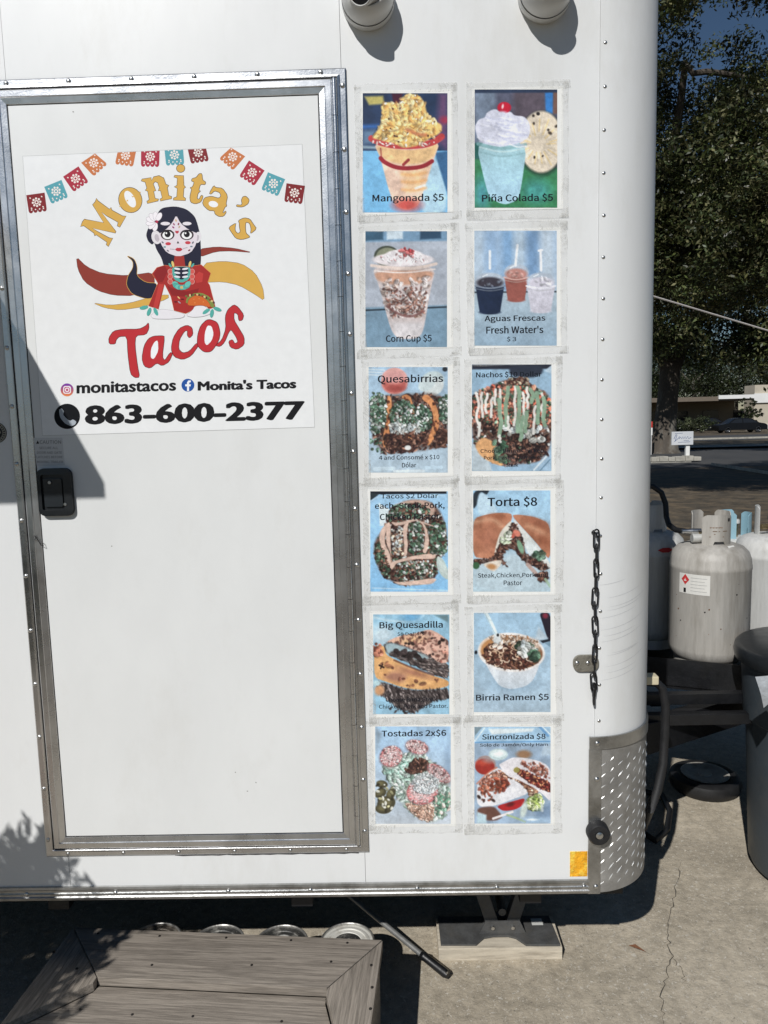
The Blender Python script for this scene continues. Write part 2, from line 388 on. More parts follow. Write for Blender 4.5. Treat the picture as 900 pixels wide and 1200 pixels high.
nk = 23; hz0, hz1 = DZ0+.026, DZ1-.026; kl = (hz1-hz0)/nk
km = MB().tube([(0, 0, .0006), (0, 0, kl-.0006)], .0062, 14, cap=False); KN = km.mesh('knuckle', (0, 0, 0)); KN.materials.append(ALU)
for p in KN.polygons: p.use_smooth = True
for i in range(nk):
    o = bpy.data.objects.new('knuckle', KN); COL.objects.link(o); o.parent = hinge
    o.location = Vector((DX1-.0285+(.0004 if i % 2 else 0), -.0125-(.0004 if i % 2 else 0), hz0+i*kl))-wloc(hinge)

# paddle latch
a, b = Wp(44, 549, DO), Wp(89, 604, DO)
def rrect(x0, x1, z0, z1, r, n=5):
    pts = []
    for cx, cz, a0 in ((x1-r, z1-r, 0), (x0+r, z1-r, 90), (x0+r, z0+r, 180), (x1-r, z0+r, 270)):
        for i in range(n+1):
            t = math.radians(a0+90*i/n); pts.append((cx+r*math.cos(t), cz+r*math.sin(t)))
    return pts
lt = obj('latch', MB().prism(rrect(a.x, b.x, b.z, a.z, .018), 'y', -DO-.0002, -DO-.006), PLAS, door, bevel=.0015)
outer = rrect(a.x+.001, b.x-.001, b.z+.001, a.z-.001, .017); inner = rrect(a.x+.011, b.x-.021, b.z+.016, a.z-.016, .006)
rim = MB(); n = len(outer)
for q, y in ((outer, -DO-.0062), (outer, -DO-.0125), (inner, -DO-.0135), (inner, -DO-.0065)): rim.v += [(x, y, z) for x, z in q]
rim.f = [(s*n+i, s*n+(i+1) % n, s*n+n+(i+1) % n, s*n+n+i) for s in range(3) for i in range(n)]
obj('latch_rim', rim, PLAS, lt, smooth=True)
obj('paddle', MB().prism(rrect(a.x+.016, b.x-.026, b.z+.024, a.z-.026, .005), 'y', -DO-.0062, -DO-.0105), mat('paddle_plastic', (.02, .024, .028), .25), lt, bevel=.001)
for px, py in ((58, 565.5), (76.5, 591)):
    q = Wp(px, py, DO+.013); obj('screw', MB().lathe([(0, .0152), (.0035, .0152), (.004, .0146), (.004, .012)], (q.x, -DO, q.z), '-y', 12), STEEL, lt, smooth=True)
# caution label
q = [Wp(*p_, DO) for p_ in ((39, 513), (73, 513), (76, 545), (43, 546))]
GREYP = flat('label_grey', (.62, .63, .63))
capt = obj('caution_label', MB().prism([(v.x, v.z) for v in q], 'y', -DO-.0001, -DO-.0004), GREYP, door)
# loop of wire threaded through the door edge
wpt = [(38, 626), (42, 630), (40, 634), (45, 632), (50, 636), (51, 640), (48, 639), (45, 634), (41, 628)]
obj('wire_loop', MB().tube([Wp(x, y, .016+.002*(i % 3)) for i, (x, y) in enumerate(wpt)], .0009, 5), BLACK, door)
# dings and chips in the door skin
CHIP = flat('paint_chip', (.30, .29, .27))
for px, py in ((131, 640), (290, 927), (276, 905), (300, 917), (86, 131)):
    q = Wp(px, py, DO); obj('paint_chip', MB().add([(q.x+random.uniform(.001, .003)*math.cos(t), -DO-.0003, q.z+random.uniform(.001, .0022)*math.sin(t)) for t in [i*math.pi/3 for i in range(6)]], [tuple(range(6))]), CHIP, door)

# sealant smeared under the door frame
zz = DZ0-.0025
obj('sealant', MB().tube([(DX0+.35+i*.02, -.001, zz-.0012*abs(math.sin(i*.9))) for i in range(26)], [.0012+.0012*abs(math.sin(i*1.3)) for i in range(26)], 6), RUB, trailer)
# scuff arcs rubbed into the rounded corner
SCF = mat('scuff', (.52, .53, .53), .6, 0, .15, 60)
for i in range(13):
    zc = Wp(705, 690+i*9).z+random.uniform(-.01, .01); a0_ = random.uniform(.05, .25); a1_ = a0_+random.uniform(.4, .9); b = MB()
    for j in range(15):
        t = a0_+(a1_-a0_)*j/14; z = zc+.05*(t-a0_)**1.6; hw = .0005*math.sin(math.pi*(j+.6)/15.2)
        for s_ in (-1, 1): b.v.append((X0+(RC+.0019)*math.sin(t), RC-(RC+.0019)*math.cos(t), z+s_*hw))
    b.f = [(2*j, 2*j+1, 2*j+3, 2*j+2) for j in range(14)]
    obj('scuff_mark', b, SCF, trailer, fix=False)

# round badge on the wall left of the door
q = Wp(-4, 507); bd = obj('round_badge', MB().lathe([(0, .0012), (.026, .0012), (.0262, 0)], (q.x, -.0002, q.z), '-y', 40), flat('badge_black', (.03, .03, .032)), trailer)
rg = MB()
for r0, r1 in ((.0232, .0246), (.0165, .0176)):
    m_ = 40; o_ = len(rg.v)
    for j in range(m_):
        t = 2*math.pi*j/m_; rg.v += [(q.x+r0*math.cos(t), -.0019, q.z+r0*math.sin(t)), (q.x+r1*math.cos(t), -.0019, q.z+r1*math.sin(t))]
    rg.f += [(o_+2*j, o_+2*j+1, o_+(2*j+3) % (2*m_), o_+(2*j+2) % (2*m_)) for j in range(m_)]
for j in range(22):
    t = 2*math.pi*j/22; c_, s_ = math.cos(t), math.sin(t)
    rg.add([(q.x+c_*r-s_*d, -.0018, q.z+s_*r+c_*d) for r, d in ((.0185, -.0012), (.0222, -.001), (.0222, .001), (.0185, .0012))], [(0, 1, 2, 3)])
rg.add([(q.x+x, -.0018, q.z+z) for x, z in ((-.012, -.002), (.012, -.002), (.009, .008), (.003, .003), (0, .011), (-.003, .003), (-.009, .008))], [tuple(range(7))])
obj('badge_print', rg, flat('badge_cream', (.55, .53, .44)), bd)

# serving window with its hatch propped open (its shadow falls over the door)
cs = Wp(128, 588); ct = Wp(128, 570); PH = .80
hx = cs.x-SUN.x*PH; zo = cs.z-SUN.z*PH; zt = ct.z-SUN.z*PH
d1, d2 = Wp(128, 570), Wp(30, 398); zh = d1.z+(d2.z-d1.z)/(d2.x-d1.x)*(hx-d1.x)
hl = hx-1.9
hat = obj('serving_hatch', MB().add([(hl, -.002, zh), (hx, -.002, zh), (hx, -PH, zt), (hl, -PH, zt), (hl, -.002, zh-.03), (hx, -.002, zh-.03), (hx, -PH, zo), (hl, -PH, zo)],
    [(0, 1, 2, 3), (7, 6, 5, 4), (0, 4, 5, 1), (1, 5, 6, 2), (2, 6, 7, 3), (3, 7, 4, 0)]), WHITE, trailer)
for x in (hl+.06, hx-.25): obj('strut', MB().tube([(x, -.004, zh-.55), (x, -PH*.62, zo+.02)], .009, 8), STEEL, hat)
wn = obj('serving_window', MB().box(hl+.03, hx-.03, -.003, -.0005, zh-.95, zh-.02), DARK, trailer)
frame_parts('window_extrusion', hl+.01, hx-.01, zh-.97, zh-.015, [(0, .0008), (0, .009), (.03, .012), (.035, .0035)], ALU, wn)
obj('counter', MB().box(hl, hx-.3, -.26, -.004, zh-1.02, zh-.985), ALU, trailer, bevel=.003)
# ================================================================== PRINTED THINGS
INK = flat('ink_black', (.012, .012, .014), .5)
SANS = None
try:                                    # the plain sans that ships inside Blender; its default face is the fallback
    import os
    SANS = bpy.data.fonts.load(os.path.join(bpy.utils.system_resource('DATAFILES'), 'fonts', 'Noto Sans CJK Regular.woff2'))
except Exception as ex_:
    print('default font used', ex_)
def text_mesh(s, sans=True, res=3):
    cu = bpy.data.curves.new('t', 'FONT')
    if SANS and sans: cu.font = SANS
    cu.body = s; cu.size = 1; cu.resolution_u = res; cu.fill_mode = 'FRONT'
    ob = bpy.data.objects.new('t', cu); me = bpy.data.meshes.new_from_object(ob)
    v = np.empty(len(me.vertices)*3); me.vertices.foreach_get('co', v); v = v.reshape(-1, 3)
    f = [tuple(p.vertices) for p in me.polygons]
    bpy.data.objects.remove(ob); bpy.data.curves.remove(cu); bpy.data.meshes.remove(me)
    return v, f
def text_quad(name, s, quad, off, m, parent, bold=0.0):
    """lettering whose ink box is stretched onto a photo-pixel quad (tl,tr,br,bl) on the wall, off metres proud"""
    v, f = text_mesh(s, bold < .02); b = MB()
    if bold:                                       # heavier strokes: the outline repeated a little way round itself
        n = len(v); vs = [v]; fs = list(f)
        for k in range(10):
            a = 2*math.pi*k/10; vs.append(v+np.array([bold*math.cos(a)*1.25, bold*math.sin(a)*.8, (k+1)*1.0])); fs += [tuple(i+n*(k+1) for i in q) for q in f]
        v = np.concatenate(vs); f = fs
    lo, hi = v.min(0), v.max(0)
    tl, tr, br, bl = [Vector((*q, 0)) for q in quad]
    for p in v:
        u = (p[0]-lo[0])/(hi[0]-lo[0]); t = (p[1]-lo[1])/(hi[1]-lo[1])
        q = bl.lerp(br, u).lerp(tl.lerp(tr, u), t); b.v.append(tuple(Wp(q.x, q.y, off+p[2]*.000004)))
    b.f = f
    return obj(name, b, m, parent, fix=False)

class Layers:
    """flat inked shapes, each a hair above the one before, gathered per colour"""
    def __init__(s, off, step=.000005): s.off = off; s.step = step; s.n = 0; s.by = {}
    def shape(s, pts, col, tf, outline=None, ow=.5):
        if outline: s.loop(pts, outline, ow, tf)
        s.n += 1; o = s.off+s.n*s.step; b = s.by.setdefault(col, MB()); 
        b.poly([Wp(*tf(p), o) for p in pts])
    def loop(s, pts, col, wd, tf):
        q = [Vector((*tf(p), 0)) for p in pts]; n = len(q); s.n += 1; o = s.off+s.n*s.step; b = s.by.setdefault(col, MB()); base = len(b.v)
        area = sum(q[i].x*q[(i+1) % n].y-q[(i+1) % n].x*q[i].y for i in range(n)); sg = 1 if area > 0 else -1
        for i in range(n):
            e1 = (q[i]-q[i-1]); e2 = (q[(i+1) % n]-q[i]); d = (e1.normalized()+e2.normalized())
            d = d.normalized() if d.length > 1e-6 else e1.normalized()
            nn = Vector((d.y, -d.x, 0))*sg
            for k in (-.2, wd): b.v.append(tuple(Wp(q[i].x+nn.x*k, q[i].y+nn.y*k, o)))
        b.f += [(base+2*i, base+2*i+1, base+2*((i+1) % n)+1, base+2*((i+1) % n)) for i in range(n)]
    def ell(s, cx, cy, rx, ry, col, tf, ang=0, n=22, outline=None, ow=.4):
        a = math.radians(ang); c, d = math.cos(a), math.sin(a)
        s.shape([(cx+rx*math.cos(t)*c-ry*math.sin(t)*d, cy+rx*math.cos(t)*d+ry*math.sin(t)*c) for t in [2*math.pi*i/n for i in range(n)]], col, tf, outline, ow)
    def build(s, name, parent, lift=0.0):
        allb = MB(); mats = []; idx = []
        for col, b in s.by.items():
            idx += [len(mats)]*len(b.f); allb.add(b.v, b.f); mats.append(flat('ink_%d_%d_%d' % col, tuple(min(.95, x/.92) for x in lin(col))))
        o = obj(name, allb, mats, parent, fix=False); o.data.polygons.foreach_set('material_index', idx)
        s.by = {}; s.n = 0
def smooth_loop(pts, it=2):
    for _ in range(it):
        o = []
        for i, p in enumerate(pts):
            q = pts[(i+1) % len(pts)]; o += [(p[0]*.8+q[0]*.2, p[1]*.8+q[1]*.2), (p[0]*.2+q[0]*.8, p[1]*.2+q[1]*.8)]
        pts = o
    return pts
def crop(x0, y0, sc): return lambda p: (x0+p[0]/sc, y0+p[1]/sc)

so_ = DO+.0004
sq = [(26.6, 183), (354, 169), (368.7, 500.5), (49.8, 510.5)]
c0 = Wp(200, 505, so_)
logo = thing('logo_sticker', 'large square white vinyl logo sticker reading tacos on the trailer door', 'sticker', (c0.x, -DO, c0.z))
VIN = flat('vinyl_white', (.86, .87, .87), .3, .4)
obj('vinyl_sheet', MB().prism([(Wp(*p, DO).x, Wp(*p, DO).z) for p in sq], 'y', -DO-.0001, -so_), VIN, logo)
ly = Layers(so_+.0001)
ly.loop(sq, (172, 174, 172), .25, lambda p: p); ly.build('sheet_edge', None or logo)
WHT = (236, 238, 240); RED = (176, 48, 52); GOLD = (212, 168, 82); NAVY = (33, 34, 54); BRN = (140, 58, 48); TEAL = (84, 170, 160); OUT = (62, 48, 44)
# bunting
def pennant(cx, cy, ang, col, clip=None):
    a = math.radians(ang); c, d = math.cos(a), math.sin(a); R = 10.9
    def tf(p):
        x, y = p; X, Y = cx+x*c-y*d, cy+x*d+y*c
        if clip: Y = max(Y, clip(X))
        return X, Y
    top = [(-R, -R), (R, -R), (R*.98, R*.72)]
    sc = []
    for k in range(4):
        x0 = R*.98-k*R*.49
        for i in range(1, 6):
            t = math.pi*i/5; sc.append((x0-R*.245+R*.245*math.cos(t), R*.72+R*.3*math.sin(t)))
    ly.shape(top+sc, col, tf)
    L2 = (235, 225, 218)
    for i in range(8):
        t = 2*math.pi*i/8; ly.ell(4.4*math.cos(t), -1+4.4*math.sin(t), 1.35, 1.35, L2, tf, n=8)
    ly.ell(0, -1, 2.6, 2.6, L2, tf, n=12); ly.ell(0, -1, 1.3, 1.3, col, tf, n=8)
    for x in (-6.8, 6.8): 
        for y in (-6.8, 5.2): ly.ell(x, y, 1.1, .8, L2, tf, n=6, ang=45)
    for x in (-7, -2.4, 2.4, 7): ly.ell(x, 7.2, .9, .9, L2, tf, n=6)
    ly.build('pennant', logo)
topc = lambda x: 183.4+(169.4-183.4)*(x-26.6)/(354-26.6)
P_R, P_T, P_C, P_O = (128, 40, 44), (88, 160, 172), (168, 48, 66), (198, 118, 72)
for x, y, a_, c_ in ((43, 238, -8, P_R), (66, 225, -22, P_T), (89, 210, -34, P_C), (110.5, 191.5, -42, P_O), (147, 183, 8, P_O), (176, 184.5, 1, P_C), (204.5, 182.5, -4, P_T), (232.5, 179.5, -9, P_R),
                     (272, 184.5, 40, P_O), (295, 203, 33, P_C), (320, 216, 22, P_T), (345, 227, 8, P_R)): pennant(x, y, a_, c_, topc)
# arched name
A_ = crop(85, 180, 7.5); B_ = crop(190, 180, 7.5)
ow = .62
ly.shape([(210,395),(200,425),(178,450),(275,608),(105,578),(88,600),(72,640),(98,632),(190,698),(195,722),(208,712),(305,778),(298,800),(315,815),(352,745),(322,742),(222,688),(172,655),(375,697),(380,685),(252,512),(300,545),(402,603),(395,635),(415,645),(470,550),(440,550),(345,498),(338,475),(325,490),(222,415)], GOLD, A_, OUT, ow)
ly.build('letter', logo)
ly.ell(508, 408, 100, 110, GOLD, A_, -20, 30, OUT, ow); ly.ell(506, 400, 40, 80, WHT, A_, -28, 24)
for p in ([(590,330),(602,345),(582,352)], [(410,468),(418,448),(430,465)], [(518,372),(530,386),(545,376)], [(468,420),(484,404),(492,418)]): ly.shape(p, GOLD, A_)
ly.build('letter', logo)
ly.shape([(605,240),(612,225),(690,212),(692,240),(715,205),(760,195),(800,215),(820,270),(845,280),(832,300),(845,370),(870,378),(868,395),(775,415),(770,400),(790,390),(775,325),(755,325),(765,300),(750,255),(725,245),(708,265),(720,300),(730,325),(712,330),(725,395),(755,400),(750,415),(660,437),(655,420),(675,405),(662,330),(640,322),(655,305),(640,250)], GOLD, A_, OUT, ow)
ly.build('letter', logo)
ly.shape([(105,205),(112,192),(187,195),(190,280),(205,295),(190,305),(185,380),(205,395),(203,412),(100,408),(102,392),(130,380),(135,305),(108,292),(132,280),(135,215)], GOLD, B_, OUT, ow); ly.ell(163, 130, 35, 33, GOLD, B_, 0, 20, OUT, ow)
ly.build('letter', logo)
ly.shape(smooth_loop([(348,175),(355,235),(382,250),(378,272),(335,268),(320,325),(338,330),(315,345),(305,395),(325,405),(345,365),(360,375),(340,425),(290,442),(250,425),(245,380),(262,310),(245,300),(268,295),(285,250),(258,240),(265,220),(300,212),(325,178)], 1), GOLD, B_, OUT, ow)
ly.build('letter', logo)
ly.shape(smooth_loop([(455,280),(470,300),(530,305),(575,370),(560,440),(568,460),(550,470),(530,520),(545,522),(555,505),(563,515),(540,550),(500,552),(465,530),(460,500),(410,500),(355,445),(370,390),(430,375),(500,395),(520,370),(505,340),(460,325),(430,355),(415,350)], 1), GOLD, B_, OUT, ow); ly.ell(450, 444, 42, 27, WHT, B_, 12)
ly.build('letter', logo)
ly.shape(smooth_loop([(735,375),(765,405),(755,440),(710,468),(655,465),(655,450),(695,455),(705,440),(697,410),(710,380)], 1), GOLD, B_, OUT, ow)
ly.build('letter', logo)
ly.shape(smooth_loop([(670,590),(720,565),(770,575),(800,620),(830,660),(775,705),(785,665),(770,610),(735,600),(730,640),(735,700),(765,725),(770,735),(700,755),(650,745),(610,690),(585,650),(650,610),(640,640),(640,680),(665,705),(690,690),(680,640),(680,610)], 1), GOLD, B_, OUT, ow)
ly.build('letter', logo)
# ribbons
C_ = crop(80, 270, 3.75)
for pts, col in (([(35,115),(80,160),(150,190),(260,200),(375,183),(380,235),(360,250),(290,287),(200,285),(130,265),(70,225),(42,170)], BRN),
                 ([(105,318),(180,330),(270,320),(340,300),(440,280),(440,300),(330,335),(230,350),(160,340)], GOLD),
                 ([(590,145),(680,135),(760,145),(820,185),(855,250),(862,310),(820,280),(750,240),(680,225),(600,228)], GOLD),
                 ([(575,82),(650,72),(730,78),(815,98),(720,90),(650,92),(575,118)], BRN)):
    ly.shape(smooth_loop(pts, 1), col, C_, OUT, .35); ly.build('ribbon', logo)
ly.off += .00003
# the painted woman with a flower in her hair and a taco on her arm
D_ = crop(160, 240, 8.182)
ly.shape(smooth_loop([(255,110),(290,125),(303,160),(300,200),(340,230),(395,232),(370,298),(340,300),(280,280),(255,240),(262,200),(285,165),(285,135)], 2), NAVY, C_, GOLD, .5)
ly.shape(smooth_loop([(230,30),(370,12),(480,40),(560,110),(590,200),(612,300),(620,500),(612,605),(265,605),(240,510),(190,430),(170,360),(150,385),(110,350),(90,290),(110,225),(180,130)], 2), NAVY, D_)
ly.ell(190, 312, 46, 66, (224, 220, 224), D_, -14); ly.ell(588, 312, 32, 54, (224, 220, 224), D_, 10); ly.ell(196, 318, 22, 38, (190, 182, 190), D_, -14); ly.ell(585, 318, 14, 30, (190, 182, 190), D_, 10)
ly.shape([(365,490),(455,490),(470,610),(350,610)], (160, 52, 46), D_)
ly.shape(smooth_loop([(380,98),(420,175),(500,240),(585,275),(572,380),(520,460),(400,499),(290,460),(235,380),(205,285),(280,240),(345,170)], 1), (224, 215, 222), D_)
for x, y, rx in ((276, 180, 46), (484, 180, 43)): ly.ell(x, y, rx, 17, (228, 222, 228), D_)
for i in range(7):
    t = math.radians(100+i*33); ly.ell(188+58*math.cos(t), 160+52*math.sin(t), 42, 24, (240, 236, 240), D_, 100+i*33, 14, (150, 140, 150), .3)
ly.ell(194, 162, 14, 14, (176, 50, 80), D_)
for x in (298, 482):
    ly.ell(x, 288, 66, 50, (58, 44, 50), D_); ly.ell(x, 291, 50, 38, (244, 244, 246), D_); ly.ell(x, 282, 29, 30, (22, 20, 26), D_); ly.ell(x-12, 272, 8, 9, (244, 244, 246), D_)
    ly.shape([(x-70, 290), (x-40, 246), (x+30, 240), (x+66, 268), (x+30, 254), (x-34, 262)], (26, 22, 30), D_)
ly.shape([(388,278),(370,262),(374,246),(388,252),(402,246),(406,262)], (186, 54, 70), D_); ly.shape([(397,346),(410,370),(385,370)], (28, 26, 30), D_)
ly.ell(303, 373, 27, 15, (196, 66, 78), D_); ly.ell(492, 363, 27, 15, (196, 66, 78), D_)
ly.shape(smooth_loop([(366,428),(392,410),(406,414),(420,410),(444,426),(420,446),(390,446)], 1), (186, 52, 66), D_)
for x, y, a_, c_ in ((378,150,80,(214,178,120)),(358,186,55,(150,60,100)),(402,184,110,(140,50,60)),(352,216,40,(150,40,110)),(410,212,120,(190,170,140)),(270,404,0,(84,150,150)),(526,400,0,(110,130,140)),(250,360,40,(110,110,120)),(540,362,130,(110,110,120)),(300,440,30,(120,120,130)),(505,436,150,(120,60,70))): ly.ell(x, y, 13, 7, c_, D_, a_, 10)
for x in range(326, 366, 9): ly.ell(x, 424+(x-326)*.1, 2, 6, (120, 110, 120), D_, 0, 6)
for x in range(448, 486, 9): ly.ell(x, 420-(x-448)*.3, 2, 6, (120, 110, 120), D_, 0, 6)
DR = (164, 46, 44); DR2 = (138, 36, 38); DR3 = (190, 62, 58)
ly.shape([(270,580),(345,592),(520,590),(620,575),(710,655),(682,742),(700,770),(755,980),(690,1000),(600,860),(560,1000),(470,1042),(360,1012),(330,880),(268,760),(210,1000),(115,970),(205,752),(150,660),(195,602)], DR, D_, (222, 140, 90), .35)
ly.shape([(270,580),(300,640),(250,740),(210,745),(165,660),(205,605)], DR2, D_); ly.shape([(600,640),(640,660),(630,740),(575,750),(550,690)], DR3, D_)
ly.shape([(290,770),(340,800),(480,830),(600,800),(580,860),(450,880),(340,870)], DR2, D_); ly.shape([(215,760),(262,760),(200,990),(160,980)], DR3, D_)
for s_ in (-1, 1):
    for i in range(3): ly.ell(428+s_*105, 640+i*48, 22, 24, (206, 90, 84), D_, 0, 12, (232, 200, 190), .3)
ly.shape(smooth_loop([(345,592),(512,592),(520,650),(500,720),(432,750),(362,720),(340,650)], 1), TEAL, D_)
ly.shape(smooth_loop([(362,596),(496,596),(498,660),(432,730),(366,660)], 1), NAVY, D_)
for s_ in (-1, 1):
    for i in range(3): ly.ell(428+s_*38, 614+i*38, 30, 10, (226, 224, 230), D_, s_*-8, 12)
for i in range(7):
    t = math.radians(180-i*30); ly.ell(432+58*math.cos(t), 762+30*math.sin(t)*(1 if 0 < i < 6 else .4), 34, 24, TEAL if i % 2 else (104, 190, 178), D_, 40-i*14, 14, (60, 120, 116), .25)
ly.ell(432, 792, 14, 14, (214, 178, 110), D_)
for s_ in (-1, 1): ly.ell(430+s_*82, 568, 12, 30, (222, 196, 120), D_, s_*14); ly.ell(430+s_*108, 580, 10, 24, TEAL, D_, s_*34)
ly.shape(smooth_loop([(130,1060),(220,1000),(330,1010),(470,1050),(440,1085),(300,1095),(160,1092)], 2), (228, 226, 230), D_, (160, 154, 160), .3)
ly.shape(smooth_loop([(470,1062),(540,1010),(560,970),(650,968),(690,1010),(720,1040),(640,1070),(540,1078)], 2), (228, 226, 230), D_, (160, 154, 160), .3)
for x, y, a_ in ((70,985,-12),(120,1025,110),(185,1025,65),(775,1000,20),(722,1040,100),(668,1022,-35)): ly.ell(x, y, 42, 18, TEAL, D_, a_, 14)
ly.shape(smooth_loop([(470,950),(480,890),(540,850),(620,842),(700,880),(740,940),(748,990),(700,975)], 1), (126, 140, 70), D_)
for i in range(16): 
    t = i/15; ly.ell(478+262*t, 905-62*math.sin(math.pi*(.15+.75*t))+50*t, 13, 10, [(96, 120, 60), (150, 50, 44), (210, 190, 130), (90, 50, 44)][i % 4], D_, i*40, 8)
ly.shape(smooth_loop([(487,965),(500,905),(560,868),(630,880),(690,930),(715,985),(620,962),(560,968)], 1), (206, 104, 48), D_, (120, 60, 36), .3)
for x, y in ((550, 905), (600, 900), (640, 930), (560, 940)): ly.ell(x, y, 5, 4, (232, 160, 90), D_, 0, 6)
for x, y, a_, c_ in ((405,890,45,(226,190,130)),(410,935,40,(170,160,170)),(375,930,0,(90,30,34)),(440,905,0,(90,30,34))): ly.ell(x, y, 18, 6, c_, D_, a_, 8)
ly.build('figure', logo)
# brush word
E_ = crop(120, 345, 5.0); TR_ = (186, 50, 56); TO = (70, 24, 28)
for pts, it in (([(75,290),(40,290),(38,255),(65,215),(120,205),(215,205),(255,185),(270,165),(272,200),(255,235),(195,240),(190,300),(205,420),(218,485),(190,487),(165,465),(150,350),(145,245),(100,245),(80,265)], 1),
                ([(300,245),(350,243),(364,247),(350,365),(365,390),(398,340),(412,345),(390,395),(350,418),(318,400),(280,433),(245,420),(232,375),(245,300),(270,260)], 1),
                ([(495,180),(525,195),(530,235),(510,255),(498,240),(500,210),(480,215),(450,265),(445,320),(470,345),(510,335),(552,285),(566,295),(520,360),(470,382),(420,365),(403,320),(415,255),(450,200)], 1),
                ([(770,60),(795,75),(828,120),(820,150),(800,155),(795,115),(770,105),(770,150),(800,200),(830,250),(830,295),(790,322),(750,310),(740,275),(762,265),(775,290),(795,280),(785,250),(755,205),(740,220),(715,280),(690,305),(660,300),(700,270),(725,200),(720,130),(735,90)], 1),
                ([(635,148),(675,165),(690,225),(682,270),(640,335),(595,338),(556,300),(558,240),(575,185),(610,150)], 2)):
    ly.shape(smooth_loop(pts, it), TR_, E_, TO, .62)
    if len(pts) == 15: ly.shape(smooth_loop([(325,268),(328,330),(302,380),(283,372),(284,320),(305,278)], 1), WHT, E_)
    if len(pts) == 10: ly.shape(smooth_loop([(640,185),(652,230),(640,272),(612,300),(598,280),(600,225),(615,182)], 1), WHT, E_)
    ly.build('letter', logo); ly.off += .000006
# social handles and phone number
H_ = crop(60, 430, 2.903)
q4 = lambda a: [H_(p) for p in a]
text_quad('handle_lettering', 'monitastacos', q4([(86,52),(425,43),(425,81),(86,91)]), so_+.00025, INK, logo, .03)
text_quad('handle_lettering', "Monita's Tacos", q4([(498,48),(834,39),(834,73),(498,81)]), so_+.00025, INK, logo, .042)
text_quad('phone_lettering', '863-600-2377', q4([(114,131),(863,115),(862,179),(114,197)]), so_+.00025, INK, logo, .04)
for i in range(9):
    t = i/8; c_ = tuple(int(a+(b-a)*t) for a, b in zip((120, 60, 160), (226, 130, 80)))
    ly.shape([(54+22*math.cos(u), 78+22*math.sin(u)) for u in [math.asin(-1+2*i/9)+k*(math.asin(min(1, -1+2*(i+1)/9))-math.asin(-1+2*i/9))/4 for k in range(5)]] +
             [(54-22*math.cos(u), 78+22*math.sin(u)) for u in [math.asin(min(1, -1+2*(i+1)/9))-k*(math.asin(min(1, -1+2*(i+1)/9))-math.asin(-1+2*i/9))/4 for k in range(5)]], c_, H_)
rr = rrect(41, 67, 65, 91, 7, 4); rr2 = rrect(44, 64, 68, 88, 5, 4)
ly.shape(rr, WHT, H_); ly.shape(rr2, (190, 80, 120), H_); ly.ell(54, 78, 7.5, 7.5, WHT, H_); ly.ell(54, 78, 4.6, 4.6, (190, 80, 120), H_); ly.ell(61, 71, 1.6, 1.6, WHT, H_); ly.build('icon', logo)
ly.ell(465, 62, 22, 22, (38, 84, 158), H_)
ly.shape([(462,82),(462,66),(456,66),(456,59),(462,59),(462,52),(467,46),(475,46),(475,52),(470,53),(469,59),(475,59),(474,66),(469,66),(469,82)], WHT, H_)
ly.build('icon', logo); ly.ell(54, 168, 44, 43, (18, 20, 24), H_, 0, 36)
ly.shape(smooth_loop([(26,146),(36,140),(44,152),(40,162),(52,176),(64,184),(74,178),(86,186),(82,196),(68,202),(46,192),(30,172)], 1), (168, 176, 184), H_)
ly.build('icon', logo)
# caution label lettering
for s_, y0_, y1_, xa, xb in (('CAUTION', 516, 520, 46.5, 71.5), ('SECURE ALL', 523.5, 526.3, 46, 68), ('DOOR AND GATE', 529, 531.8, 43.5, 72.5), ('LATCHES BEFORE', 534.2, 537, 43, 73.5), ('MOVING TRAILER', 539.8, 542.6, 43.5, 74)):
    text_quad('label_lettering', s_, [(xa, y0_), (xb, y0_), (xb, y1_), (xa, y1_)], DO+.00045, flat('ink_soft', (.10, .10, .11)), capt)
obj('label_mark', MB().poly([Wp(44.2, 516, DO+.00045), Wp(46, 520, DO+.00045), Wp(42.4, 520, DO+.00045)]), INK, capt, fix=False)

